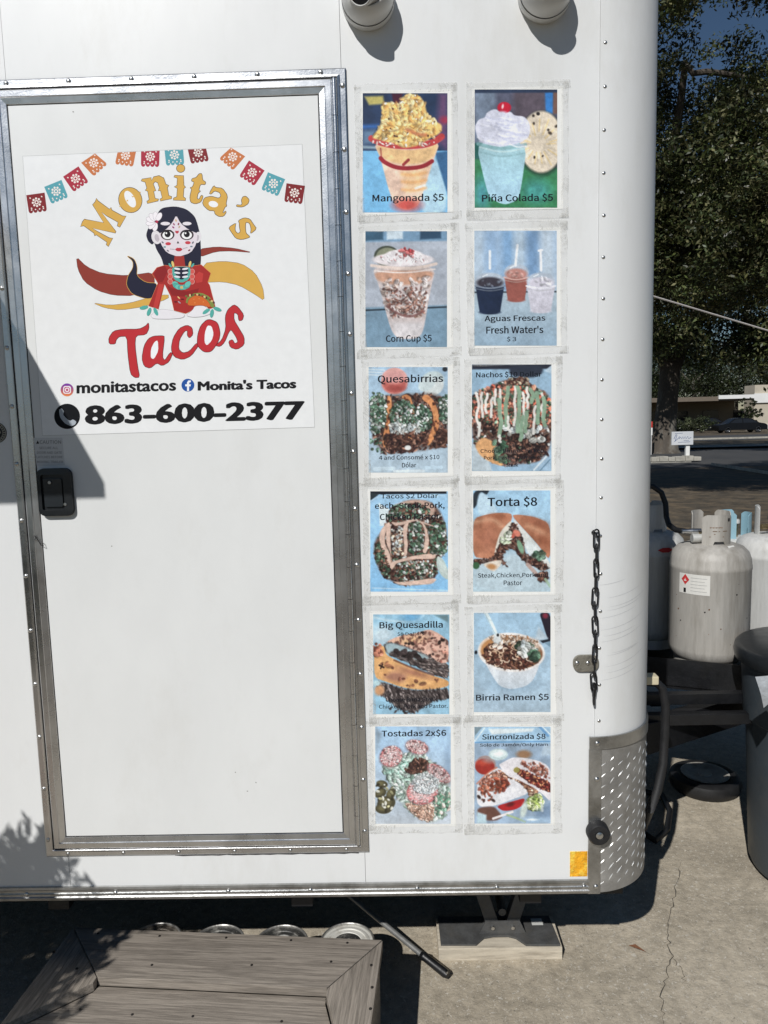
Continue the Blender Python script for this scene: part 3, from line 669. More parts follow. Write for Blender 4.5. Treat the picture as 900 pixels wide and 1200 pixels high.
# ------------------------------------------------------------------ menu photo prints
class Pic:
    """small painter: colours are worked out at the points of a fine sheet and stored as its print colours"""
    def __init__(s, x0, y0, x1, y1, seed, nx=150, ny=200):
        s.b = (x0, y0, x1, y1); s.nx, s.ny = nx, ny; s.rng = np.random.default_rng(seed)
        s.X, s.Y = np.meshgrid(np.linspace(x0, x1, nx), np.linspace(y0, y1, ny)); s.I = np.zeros((ny, nx, 3)); s.px = (x1-x0)/nx
    def noise(s, cell, seed=None):
        r = s.rng if seed is None else np.random.default_rng(seed)
        x0, y0, x1, y1 = s.b; gx, gy = int((x1-x0)/cell)+3, int((y1-y0)/cell)+3; g = r.random((gy, gx))
        u = (s.X-x0)/cell; v = (s.Y-y0)/cell; i = u.astype(int); j = v.astype(int); fu = u-i; fv = v-j; fu = fu*fu*(3-2*fu); fv = fv*fv*(3-2*fv)
        return (g[j, i]*(1-fu)+g[j, i+1]*fu)*(1-fv)+(g[j+1, i]*(1-fu)+g[j+1, i+1]*fu)*fv
    def mixin(s, a, col):
        a = a[..., None]; s.I = s.I*(1-a)+np.array(col, float)*a
    def fill(s, c): s.I[:] = c
    def grad(s, c0, c1, y0, y1, m=None):
        t = np.clip((s.Y-y0)/(y1-y0), 0, 1)[..., None]; c = np.array(c0)*(1-t)+np.array(c1)*t
        a = 1 if m is None else m[..., None]; s.I = s.I*(1-a)+c*a
    def pm(s, pts, soft=None):
        soft = soft or s.px*1.0
        if len(pts) > 4: pts = smooth_loop(list(pts), 2)
        P = np.array(pts, float); n = len(P); ins = np.zeros(s.X.shape, bool); d = np.full(s.X.shape, 1e9)
        for i in range(n):
            ax, ay = P[i]; bx, by = P[(i+1) % n]; ex, ey = bx-ax, by-ay
            c = ((ay > s.Y) != (by > s.Y)) & (s.X < ex*(s.Y-ay)/(ey if abs(ey) > 1e-9 else 1e-9)+ax); ins ^= c
            t = np.clip(((s.X-ax)*ex+(s.Y-ay)*ey)/(ex*ex+ey*ey+1e-9), 0, 1); d = np.minimum(d, np.hypot(s.X-ax-t*ex, s.Y-ay-t*ey))
        return np.clip(.5+np.where(ins, d, -d)/(2*soft), 0, 1)
    def poly(s, pts, col, soft=None, al=1): m = s.pm(pts, soft); s.mixin(m*al, col); return m
    def em(s, cx, cy, rx, ry, ang=0, soft=None):
        soft = soft or s.px*1.0; a = math.radians(ang); dx, dy = s.X-cx, s.Y-cy; u = (dx*math.cos(a)+dy*math.sin(a))/rx; v = (-dx*math.sin(a)+dy*math.cos(a))/ry
        r = np.hypot(u, v); return np.clip(.5+(1-r)*min(rx, ry)/(2*soft), 0, 1)
    def ell(s, cx, cy, rx, ry, col, ang=0, soft=None, al=1): m = s.em(cx, cy, rx, ry, ang, soft); s.mixin(m*al, col); return m
    def stroke(s, pts, wd, col, al=1, soft=None):
        soft = soft or s.px*.9; d = np.full(s.X.shape, 1e9)
        for _ in range(2 if len(pts) > 2 else 0):
            o = [pts[0]]
            for a_, b_ in zip(pts, pts[1:]): o += [(a_[0]*.75+b_[0]*.25, a_[1]*.75+b_[1]*.25), (a_[0]*.25+b_[0]*.75, a_[1]*.25+b_[1]*.75)]
            pts = o+[pts[-1]]
        P = np.array(pts, float)
        for (ax, ay), (bx, by) in zip(P, P[1:]):
            ex, ey = bx-ax, by-ay; t = np.clip(((s.X-ax)*ex+(s.Y-ay)*ey)/(ex*ex+ey*ey+1e-9), 0, 1); d = np.minimum(d, np.hypot(s.X-ax-t*ex, s.Y-ay-t*ey))
        m = np.clip(.5+(wd/2-d)/(2*soft), 0, 1); s.mixin(m*al, col)
    def scat(s, n, mask, pal, r0, r1, el=2.2, al=.95, ang=None):
        """n bits of food inside a mask"""
        w = mask.ravel(); w = np.where(w > .5, w, 0)
        if n > 30: n, r0, r1 = int(n*2.6), r0*.62, r1*.64
        if w.sum() == 0: return
        idx = s.rng.choice(w.size, n, p=w/w.sum()); x0, y0, x1, y1 = s.b; sx = (x1-x0)/(s.nx-1); sy = (y1-y0)/(s.ny-1)
        for q in idx:
            j, i = divmod(q, s.nx); r = s.rng.uniform(r0, r1); e = s.rng.uniform(1, el); a = s.rng.uniform(0, math.pi) if ang is None else math.radians(ang+s.rng.normal(0, 18))
            k = int(r*e/min(sx, sy))+2; j0, j1, i0, i1 = max(0, j-k), min(s.ny, j+k+1), max(0, i-k), min(s.nx, i+k+1)
            dx = s.X[j0:j1, i0:i1]-s.X[j, i]; dy = s.Y[j0:j1, i0:i1]-s.Y[j, i]; u = (dx*math.cos(a)+dy*math.sin(a))/(r*e); v = (-dx*math.sin(a)+dy*math.cos(a))/r
            m = np.clip(.5+(1-np.hypot(u, v))*r/(2*s.px*.8), 0, 1)*al
            sh = np.clip(.5+(1-np.hypot(u-.25/e, v-.45))*r/(2*s.px), 0, 1)*.32*al; s.I[j0:j1, i0:i1] *= (1-sh[..., None])
            c = np.array(pal[s.rng.integers(len(pal))], float)*(1+s.rng.normal(0, .16)); c = c*(1.03-.24*v[..., None]+.12*np.sin(u*7+v*5)[..., None])
            s.I[j0:j1, i0:i1] = s.I[j0:j1, i0:i1]*(1-m[..., None])+c*m[..., None]
            if s.rng.random() < .3: hl = np.clip(1-np.hypot(u+.2, (v+.35)*1.6)*2.6, 0, 1)*.5; s.I[j0:j1, i0:i1] += hl[..., None]*np.array((200, 205, 210))*.28
    def mottle(s, mask, cell, amp, tint=(1, 1, 1)):
        n = (s.noise(cell)+.5*s.noise(cell/2)+.25*s.noise(cell/4))/1.75-.5; s.I *= 1+(n*amp*mask)[..., None]*np.array(tint)
    def linear(s):
        s.I *= 1+(s.noise(s.px*1.3)[..., None]-.5)*.10+(s.noise(s.px*5)[..., None]-.5)*.10+(s.noise(s.px*14)[..., None]-.5)*.10+(s.noise(s.px*32)[..., None]-.5)*.08
        g = s.I.mean(2, keepdims=True); s.I = 6+(g+(s.I-g)*.92)*.99
        c = np.clip(s.I, 0, 255)/255; l = np.where(c <= .04045, c/12.92, ((c+.055)/1.055)**2.4); return np.clip(l*1.16, 0, .93)

MEAT = [(78, 48, 40), (58, 36, 32), (104, 70, 58), (44, 28, 28), (132, 96, 80)]; HERB = [(58, 88, 68), (84, 116, 94), (42, 62, 50), (112, 142, 122), (70, 84, 66)]; ONION = [(190, 196, 194), (170, 180, 182), (208, 208, 202), (150, 150, 144)]
def pic_mango(p):
    p.fill((34, 52, 84)); p.mottle(np.ones(p.X.shape), 160, .5)
    p.poly([(85,160),(235,155),(245,220),(120,228)], (182, 170, 92), 10); p.poly([(305,135),(395,135),(370,215),(320,222)], (62, 16, 36), 8)
    p.poly([(690,135),(760,135),(760,600),(660,520)], (96, 66, 104), 30); p.ell(735, 350, 40, 30, (150, 46, 74), 0, 16)
    p.stroke([(70,405),(210,400)], 30, (48, 104, 184), .8, 14); p.stroke([(70,570),(190,575)], 24, (170, 196, 208), .8, 10); p.poly([(70,440),(170,430),(170,540),(70,550)], (120, 150, 176), 20, .6)
    p.poly([(60,600),(780,600),(780,1110),(60,1110)], (112, 178, 222)); p.poly([(560,600),(660,640),(750,900),(750,1110),(520,1110)], (166, 202, 222), 12); p.poly([(655,615),(770,600),(770,990),(735,880)], (52, 96, 140), 8)
    cup = p.poly([(150,520),(705,500),(640,690),(570,900),(530,1040),(430,1085),(330,1050),(275,900),(215,660)], (226, 192, 170))
    p.poly([(165,545),(695,520),(640,668),(520,712),(330,705),(225,660)], (226, 184, 128), 12)
    p.poly([(380,760),(600,740),(560,900),(420,930)], (232, 190, 140), 30, .8)
    for y in (790, 850, 915): p.stroke([(390,y),(480,y+10),(580,y-12)], 22, (222, 158, 92), .7, 12)
    p.mottle(cup, 60, .25); p.stroke([(215,660),(240,690),(330,735),(430,745),(560,730),(632,685)], 34, (150, 34, 42)); p.stroke([(400,712),(440,675)], 24, (150, 44, 46)); p.stroke([(215,580),(222,660)], 12, (150, 50, 50), .7)
    p.ell(430, 1040, 105, 50, (196, 78, 70), 0, 26); p.stroke([(500,905),(570,880)], 20, (240, 226, 216), .9)
    p.stroke([(145,520),(250,565),(430,590),(600,570),(705,510)], 18, (214, 178, 170)); p.stroke([(140,500),(210,535),(340,562),(520,560),(640,535),(710,485)], 52, (186, 58, 58))
    top = p.poly([(140,495),(215,400),(230,290),(215,240),(240,210),(300,205),(370,222),(400,160),(440,136),(510,145),(570,200),(590,300),(655,360),(715,390),(705,455),(600,505),(520,560),(400,580),(330,540),(220,520)], (238, 196, 112), 8)
    p.mottle(top, 70, .30, (.6, 1, 1.4)); p.scat(120, top, [(246, 214, 140), (232, 176, 92), (250, 228, 170), (224, 160, 84)], 10, 26, 2.5, .6); p.scat(16, top, [(252, 242, 220)], 4, 9, 3); p.scat(14, top, [(70, 40, 30)], 4, 7, 1.5)
    p.stroke([(430,430),(520,470),(580,470)], 26, (206, 112, 74), .7, 10); p.stroke([(180,520),(320,555)], 26, (190, 60, 58), .8)
    p.scat(18, p.pm([(150,510),(340,545),(340,575),(150,535)])+p.pm([(520,540),(700,490),(690,520),(530,570)]), [(244, 220, 210)], 4, 8, 3)
def pic_pina(p):
    p.fill((78, 80, 98)); p.poly([(75,100),(250,100),(250,640),(75,640)], (108, 122, 142), 20); p.poly([(390,100),(650,100),(650,400),(390,400)], (84, 74, 84), 26); p.mottle(np.ones(p.X.shape), 50, .35)
    p.poly([(648,120),(716,120),(712,300),(655,290)], (48, 116, 190), 8); p.poly([(716,120),(760,120),(760,300),(714,300)], (110, 80, 70), 8); p.poly([(75,100),(760,95),(760,128),(75,132)], (40, 52, 76), 6)
    p.poly([(70,660),(760,740),(760,1070),(70,1070)], (52, 122, 78), 10); p.poly([(70,540),(170,520),(170,665),(70,665)], (34, 92, 84), 10); p.ell(580, 930, 110, 90, (66, 150, 150), 0, 50, .8); p.ell(140, 950, 60, 120, (74, 150, 170), 0, 40, .8); p.mottle(p.pm([(70,660),(760,740),(760,1070),(70,1070)]), 30, .3)
    p.ell(620, 540, 185, 255, (30, 40, 34), 0, 20); pa = p.ell(618, 528, 178, 250, (216, 202, 180), 0, 8)
    for i in range(40):
        t = 2*math.pi*i/40; r0 = 70+p.rng.uniform(-10, 20); r1 = 150+p.rng.uniform(-30, 20)
        p.stroke([(600+r0*math.cos(t), 545+r0*1.2*math.sin(t)), (606+r1*math.cos(t), 540+r1*1.35*math.sin(t))], 10, [(226, 196, 128), (232, 220, 200), (200, 184, 160)][i % 3], .7)
    p.mottle(pa, 26, .22); p.scat(8, pa, [(60, 50, 40)], 6, 12, 1.6); p.ell(594, 300, 14, 14, (40, 36, 34))
    cup = p.poly([(85,515),(505,520),(460,860),(430,1000),(320,1040),(200,985),(160,850)], (160, 198, 212)); p.grad((150, 190, 198), (164, 204, 224), 560, 900, cup); p.stroke([(105,545),(300,590),(490,550)], 26, (124, 168, 172), .8); p.stroke([(120,610),(300,655),(480,620)], 14, (132, 172, 180), .8); p.stroke([(118,570),(300,618),(484,580)], 12, (186, 212, 214), .8); p.mottle(cup, 80, .10)
    cr = p.poly([(85,440),(80,400),(110,345),(165,330),(175,290),(240,258),(300,290),(370,280),(400,315),(480,320),(520,370),(530,420),(520,490),(440,540),(360,555),(290,570),(200,555),(110,520)], (206, 208, 224))
    for i in range(26):
        y = 320+i*9; x = p.rng.uniform(100, 380); p.stroke([(x, y), (x+60, y+22+p.rng.uniform(-8, 8)), (x+130, y+18)], 12, [(184, 188, 210), (226, 228, 238), (196, 198, 216)][i % 3], .75)
    p.mottle(cr, 30, .12); p.ell(318, 250, 56, 46, (188, 22, 44)); p.ell(300, 300, 40, 20, (206, 208, 224), 0, 10); p.ell(305, 240, 8, 18, (246, 214, 216), 10)
def pic_corn(p):
    p.fill((160, 168, 180)); p.poly([(60,655),(400,655),(400,700),(60,705)], (112, 148, 178), 4); p.poly([(60,655),(135,660),(135,695),(60,700)], (52, 84, 108), 4); p.poly([(285,658),(370,656),(370,690),(285,695)], (44, 72, 98), 4); p.poly([(150,660),(215,660),(215,692),(150,695)], (190, 206, 216), 4)
    p.poly([(60,970),(400,960),(400,1140),(60,1140)], (112, 142, 164), 4); p.stroke([(60,982),(400,968)], 7, (40, 52, 62)); p.mottle(np.ones(p.X.shape), 60, .12)
    p.ell(150, 762, 52, 42, (64, 70, 58)); p.ell(152, 764, 45, 36, (128, 132, 108))
    cup = p.poly([(85,800),(352,795),(325,910),(298,1070),(270,1098),(195,1098),(165,1060),(118,880)], (192, 180, 178)); p.poly([(98,822),(342,818),(330,862),(250,880),(170,878),(108,860)], (196, 148, 122), 5)
    p.scat(46, p.pm([(120,850),(330,850),(300,1010),(160,1010)]), [(210, 202, 202), (186, 174, 172), (224, 216, 214), (170, 150, 140)], 6, 16, 2, .8); p.scat(70, p.pm([(135,890),(315,890),(300,1010),(165,1010)]), [(120, 78, 66), (150, 108, 92), (96, 60, 54)], 3, 7, 2.4, .8)
    p.stroke([(150,965),(200,1000),(250,1010),(300,985)], 10, (110, 66, 62), .7); p.poly([(165,1030),(300,1030),(285,1090),(190,1095)], (196, 196, 200), 10, .6); p.mottle(cup, 18, .25)
    p.stroke([(88,800),(180,812),(270,812),(350,793)], 12, (214, 196, 186)); p.stroke([(100,822),(220,832),(345,815)], 5, (226, 214, 208)); m = p.ell(216, 776, 124, 28, (214, 206, 208)); m2 = p.ell(220, 762, 80, 28, (220, 214, 216)); p.mottle(np.maximum(m, m2), 14, .25)
    p.scat(22, p.em(232, 745, 32, 18), [(176, 56, 60), (150, 60, 60), (200, 110, 110)], 3, 7, 2); p.scat(30, p.em(220, 770, 100, 20), [(190, 150, 150), (232, 228, 230)], 2, 4, 2)
def pic_aguas(p):
    p.fill((152, 176, 200)); 
    for x, c_ in ((515, (172, 190, 206)), (575, (134, 166, 200)), (640, (110, 152, 194)), (690, (170, 190, 206)), (740, (96, 132, 172)), (800, (176, 190, 202))): p.poly([(x-26,655),(x+26,655),(x+30,910),(x-22,910)], c_, 16, .8)
    p.poly([(500,905),(845,900),(845,1130),(500,1130)], (152, 172, 186), 3); p.grad((160, 178, 190), (136, 162, 182), 905, 1130, p.pm([(500,905),(845,900),(845,1130),(500,1130)], 3)); p.stroke([(500,909),(845,906)], 6, (42, 52, 62))
    def cup(cx, top, bot, w, c, dome, ice):
        p.ell(cx, top-22, w*1.02, 34, (168, 180, 194), 0, 3); p.ell(cx, top-14, w*.92, 24, dome, 0, 4, .85); m = p.poly([(cx-w, top), (cx+w, top), (cx+w*.72, bot), (cx-w*.72, bot)], c); p.mottle(m, 16, .18); p.ell(cx, bot, w*.72, 9, c)
        p.stroke([(cx-w-2, top-2), (cx, top+10), (cx+w+2, top-2)], 6, ice); p.stroke([(cx-w, top+9), (cx, top+20), (cx+w, top+9)], 4, tuple(x*.8 for x in ice)); p.stroke([(cx-w*.5, top-40), (cx-w*.2, top-48)], 4, (226, 232, 238)); p.scat(8, p.em(cx, top-18, w*.8, 18), [ice], 3, 7, 2, .5)
    cup(675, 850, 940, 48, (142, 78, 68), (178, 112, 98), (200, 160, 150)); cup(568, 885, 990, 58, (26, 36, 60), (34, 26, 34), (120, 130, 146)); cup(775, 885, 985, 57, (196, 194, 206), (196, 190, 202), (220, 220, 228))
    p.stroke([(568,742),(568,812)], 10, (216, 222, 228)); p.stroke([(680,718),(672,800)], 10, (220, 224, 228)); p.stroke([(774,738),(776,820)], 10, (222, 224, 230)); p.stroke([(766,740),(780,738)], 8, (222, 224, 230))
def pic_quesa(p):
    p.fill((160, 184, 202)); p.grad((150, 180, 204), (166, 186, 200), 40, 1000); p.mottle(np.ones(p.X.shape), 120, .16)
    for y in (60, 85, 110): p.stroke([(55,y),(200,y+8)], 12, (206, 216, 220), .7)
    p.ell(755, 60, 24, 22, (40, 44, 50)); p.ell(640, 170, 110, 90, (178, 194, 196), -20, 8); p.ell(650, 230, 100, 70, (200, 208, 208), -30, 5); p.ell(590, 190, 90, 60, (188, 202, 204), -40, 5)
    p.ell(292, 168, 122, 122, (214, 158, 150)); p.ell(292, 195, 112, 88, (184, 92, 84), 0, 14); p.ell(290, 130, 100, 60, (208, 150, 146), 0, 20); p.ell(310, 235, 70, 26, (160, 70, 64), 0, 14)
    bed = p.pm([(60,380),(200,300),(420,290),(700,280),(790,420),(780,760),(560,800),(360,820),(180,830),(100,700)], 20); p.mixin(bed*.9, (96, 84, 80)); p.scat(420, bed, MEAT, 8, 18, 3.2)
    def shell(pts): m = p.poly(pts, (204, 134, 84), 5); p.mottle(m, 26, .45, (.7, 1, 1.2)); p.scat(7, m, [(92, 50, 36)], 8, 16, 2)
    shell([(228,300),(262,310),(268,420),(250,560),(240,700),(195,800),(180,700),(215,560),(220,420)]); shell([(350,310),(400,286),(445,320),(470,420),(490,560),(470,700),(410,730),(440,560),(430,420),(400,360)]); shell([(540,320),(575,285),(640,330),(690,430),(706,560),(670,680),(600,770),(585,720),(640,600),(650,480),(610,380),(560,350)])
    g1 = p.pm([(60,280),(180,260),(220,400),(210,560),(120,680),(75,640)], 10); g2 = p.pm([(270,380),(400,330),(500,420),(510,560),(420,640),(320,620),(240,520)], 10); g3 = p.pm([(490,400),(570,380),(640,470),(620,600),(540,640),(490,560)], 10); g4 = p.pm([(700,330),(780,300),(780,580),(710,520)], 10)
    for m, n in ((g1, 110), (g2, 130), (g3, 90), (g4, 60)): p.scat(n, m, HERB+HERB+ONION, 8, 20, 1.8)
    p.scat(40, p.pm([(250,560),(520,560),(520,660),(250,660)]), ONION, 10, 22, 2); p.scat(150, p.pm([(190,660),(470,640),(470,820),(180,830)])+p.pm([(500,640),(600,640),(590,760),(500,740)])+p.pm([(690,600),(790,600),(780,770),(640,770)]), MEAT, 8, 18, 3)
    p.ell(415, 780, 30, 22, (206, 208, 206)); p.stroke([(110,975),(285,970)], 34, (186, 206, 218)); p.stroke([(290,995),(560,992)], 24, (206, 218, 224), .8); p.stroke([(560,965),(720,960)], 30, (182, 206, 222)); p.scat(12, p.pm([(70,700),(180,700),(180,830),(70,830)]), HERB, 6, 14, 2)
def pic_nachos(p):
    p.fill((140, 172, 196)); p.mottle(np.ones(p.X.shape), 140, .2); p.poly([(65,60),(835,55),(835,100),(65,105)], (36, 38, 50), 8); p.poly([(420,70),(740,60),(750,140),(640,190),(430,170)], (40, 46, 60), 14); p.poly([(760,120),(835,60),(835,150)], (170, 192, 208), 6)
    p.poly([(65,800),(200,900),(260,1080),(65,1080)], (170, 184, 192), 10); p.poly([(640,1060),(820,880),(830,1080)], (150, 180, 204), 8); p.stroke([(660,1070),(800,920)], 16, (206, 220, 228)); p.stroke([(720,1075),(815,970)], 10, (90, 124, 150))
    bed = p.poly([(65,340),(180,300),(340,220),(470,190),(560,180),(640,260),(830,350),(830,860),(700,1000),(520,1010),(380,1040),(200,960),(65,800)], (104, 84, 78), 12)
    p.scat(260, bed, MEAT+ONION[:1]+HERB[:1], 10, 22, 2.6); up = p.pm([(65,350),(340,220),(560,200),(820,350),(820,640),(560,660),(300,640),(65,640)], 20)
    p.scat(130, up, [(206, 132, 110), (214, 150, 122), (188, 106, 88), (196, 92, 70)], 16, 34, 1.7, .9); p.scat(90, up, HERB, 10, 20, 2); p.scat(70, up, MEAT, 8, 14, 2.5); ch = p.poly([(90,830),(170,750),(280,800),(330,940),(370,1040),(250,1000),(140,930)], (210, 156, 104), 8); p.mottle(ch, 30, .3)
    p.scat(160, p.pm([(140,600),(400,640),(560,700),(800,650),(790,860),(640,990),(480,990),(380,820),(160,700)], 10), MEAT+[(36, 26, 26)]*3, 9, 18, 3.4); p.scat(24, p.pm([(380,640),(800,640),(740,820),(400,760)]), ONION, 16, 34, 1.5); p.scat(20, p.pm([(270,780),(400,780),(400,1000),(300,1000)]), HERB, 14, 28, 1.6)
    for i, (x, y0, y1, c_) in enumerate(((120,330,640,1),(160,330,560,0),(200,340,520,1),(250,380,560,0),(280,300,440,1),(350,300,620,0),(340,400,740,2),(400,280,640,2),(480,260,640,0),(510,250,700,2),(560,330,640,0),(600,280,470,0),(590,520,700,2),(640,300,420,2),(670,460,720,0),(690,330,620,2),(740,340,560,0),(765,380,640,2),(545,560,780,2),(420,560,700,0),(130,620,740,0),(330,740,800,0))):
        c = [(216, 214, 208), (226, 222, 216), (128, 158, 132)][c_]; pts = [(x+p.rng.uniform(-16, 16), y0+(y1-y0)*k/5) for k in range(6)]; p.stroke(pts, 24 if c_ != 2 else 38, c, .95)
    p.scat(40, p.pm([(420,190),(600,190),(610,250),(430,250)]), MEAT+[(140, 130, 110)], 12, 22, 1.6)
def pic_tacos(p):
    p.fill((136, 184, 220)); p.grad((150, 190, 220), (128, 184, 226), 100, 1050); p.poly([(48,85),(780,80),(780,112),(48,118)], (26, 30, 38), 4); p.poly([(48,100),(130,120),(60,170),(48,170)], (40, 50, 56), 4); p.stroke([(70,1015),(790,1040)], 10, (190, 216, 232), .8); p.stroke([(60,180),(130,130),(760,130)], 8, (186, 212, 230), .7)
    p.poly([(130,200),(230,260),(230,420),(140,420)], (206, 220, 226), 5); bed = p.poly([(230,260),(420,170),(600,180),(700,250),(770,400),(790,640),(700,760),(690,900),(560,980),(330,990),(260,950),(160,900),(80,700),(90,560),(200,420)], (98, 74, 66), 14); p.scat(420, bed, MEAT+HERB[:2]+ONION[:1], 9, 20, 2.4)
    t0 = p.poly([(230,240),(420,165),(610,180),(680,260),(640,330),(420,330),(280,320)], (190, 158, 142), 12); p.scat(100, p.em(430, 275, 190, 66), HERB+MEAT+ONION[:1], 12, 24, 1.8)
    def tor(pts): m = p.poly(pts, (206, 176, 160), 5); p.mottle(m, 30, .22)
    tor([(232,375),(150,450),(132,540),(160,650),(215,770),(250,790),(240,690),(190,600),(185,500),(240,420)]); tor([(245,395),(200,470),(200,580),(250,700),(255,780),(240,560),(245,440)])
    tor([(420,365),(370,410),(352,500),(378,600),(365,720),(400,700),(410,600),(395,500),(412,420)]); tor([(470,350),(540,390),(570,460),(575,560),(545,670),(585,690),(615,570),(600,470),(560,390)]); tor([(210,780),(400,720),(560,690),(680,685),(670,740),(480,735),(300,775),(260,840),(220,830)]); tor([(260,950),(340,990),(480,985),(640,980),(690,930),(640,920),(480,945),(330,960)]); tor([(240,380),(300,430),(470,370),(560,380),(700,440),(560,400),(470,350),(320,390)])
    p.scat(70, p.pm([(250,440),(350,420),(360,700),(270,720)]), [(190, 150, 120), (206, 186, 160)]+MEAT+ONION, 10, 22, 1.7); p.scat(90, p.pm([(420,410),(530,400),(560,640),(420,680)]), HERB+HERB+ONION+MEAT[:2], 10, 24, 1.7); p.scat(80, p.pm([(610,430),(760,400),(780,680),(640,680)]), HERB+HERB+ONION+MEAT[:2], 10, 24, 1.7); p.scat(160, p.pm([(280,790),(470,750),(670,760),(680,890),(480,930),(300,930)]), HERB+ONION+MEAT+[(180, 140, 120)], 9, 22, 1.8)
    p.scat(50, p.pm([(90,560),(160,600),(220,780),(270,900),(170,920),(90,700)]), HERB+MEAT, 8, 18, 2); p.poly([(690,700),(750,740),(800,850),(800,945),(730,900),(680,800)], (176, 192, 188), 5); p.poly([(700,720),(760,790),(795,900),(720,850)], (196, 210, 206), 10)
def pic_torta(p):
    p.fill((156, 190, 214)); p.grad((150, 190, 218), (168, 192, 204), 80, 1050); p.poly([(75,80),(240,70),(205,130),(150,90),(125,200),(75,270)], (38, 46, 54), 6); p.poly([(140,90),(220,130),(330,300),(140,330),(110,210)], (178, 204, 220), 10); p.mottle(np.ones(p.X.shape), 130, .14)
    p.poly([(100,760),(330,740),(470,660),(640,800),(820,840),(820,1050),(75,1050)], (176, 196, 206), 30)
    l = p.poly([(75,350),(200,310),(330,292),(440,298),(455,340),(400,470),(330,560),(280,730),(180,735),(75,715)], (172, 112, 84)); p.mottle(l, 70, .45, (.8, 1, 1.2)); p.ell(210, 530, 120, 110, (150, 92, 70), 0, 60, .6); p.stroke([(90,385),(260,345),(350,420)], 30, (206, 160, 128), .6, 20); p.ell(330, 330, 90, 26, (146, 84, 58), 10, 14, .7)
    r = p.poly([(455,315),(520,310),(680,335),(820,400),(820,770),(700,600),(560,450),(470,350)], (168, 108, 80)); p.mottle(r, 70, .45, (.8, 1, 1.2)); p.ell(700, 390, 110, 36, (140, 82, 60), 20, 24, .7); p.stroke([(600,420),(720,470),(820,560)], 40, (202, 152, 120), .7, 24); p.ell(770, 560, 70, 50, (136, 76, 52), 30, 24, .7)
    p.poly([(445,360),(340,470),(300,590),(275,720),(310,640),(400,540),(455,430)], (206, 202, 190), 6); p.poly([(455,340),(560,450),(700,610),(820,780),(820,850),(720,760),(640,720),(560,600),(480,420)], (206, 208, 204), 6)
    f = p.pm([(450,370),(520,460),(560,560),(580,700),(700,720),(810,830),(760,850),(560,760),(470,640),(390,640),(350,740),(430,830),(330,760),(90,790),(80,735),(270,740),(320,620),(420,480)], 8); p.mixin(f*.95, (70, 52, 46)); p.scat(200, f, MEAT+[(120, 100, 92)], 7, 16, 2.8)
    p.ell(495, 490, 40, 26, (206, 118, 98), 40); p.ell(450, 515, 30, 26, (190, 92, 76), -30); p.scat(22, p.pm([(350,560),(430,460),(440,560),(380,600)]), [(176, 190, 160), (206, 212, 196)], 10, 20, 2.5); p.ell(530, 620, 24, 70, (120, 160, 130), -20); p.ell(640, 640, 50, 90, (206, 214, 214), -30, 10); p.scat(18, p.em(710, 705, 50, 40), HERB, 12, 24, 1.6); p.ell(105, 800, 34, 34, (52, 92, 60)); p.poly([(160,780),(360,740),(340,800),(280,860),(230,840)], (208, 198, 184), 5); p.ell(255, 810, 44, 26, (178, 126, 80), 10, 10); p.stroke([(600,790),(700,900),(740,930)], 36, (178, 150, 140), .9); p.scat(16, p.em(745, 905, 60, 40), MEAT+[(196, 176, 160)], 10, 20, 1.8); p.stroke([(770,930),(815,1000)], 24, (150, 180, 150), .8)
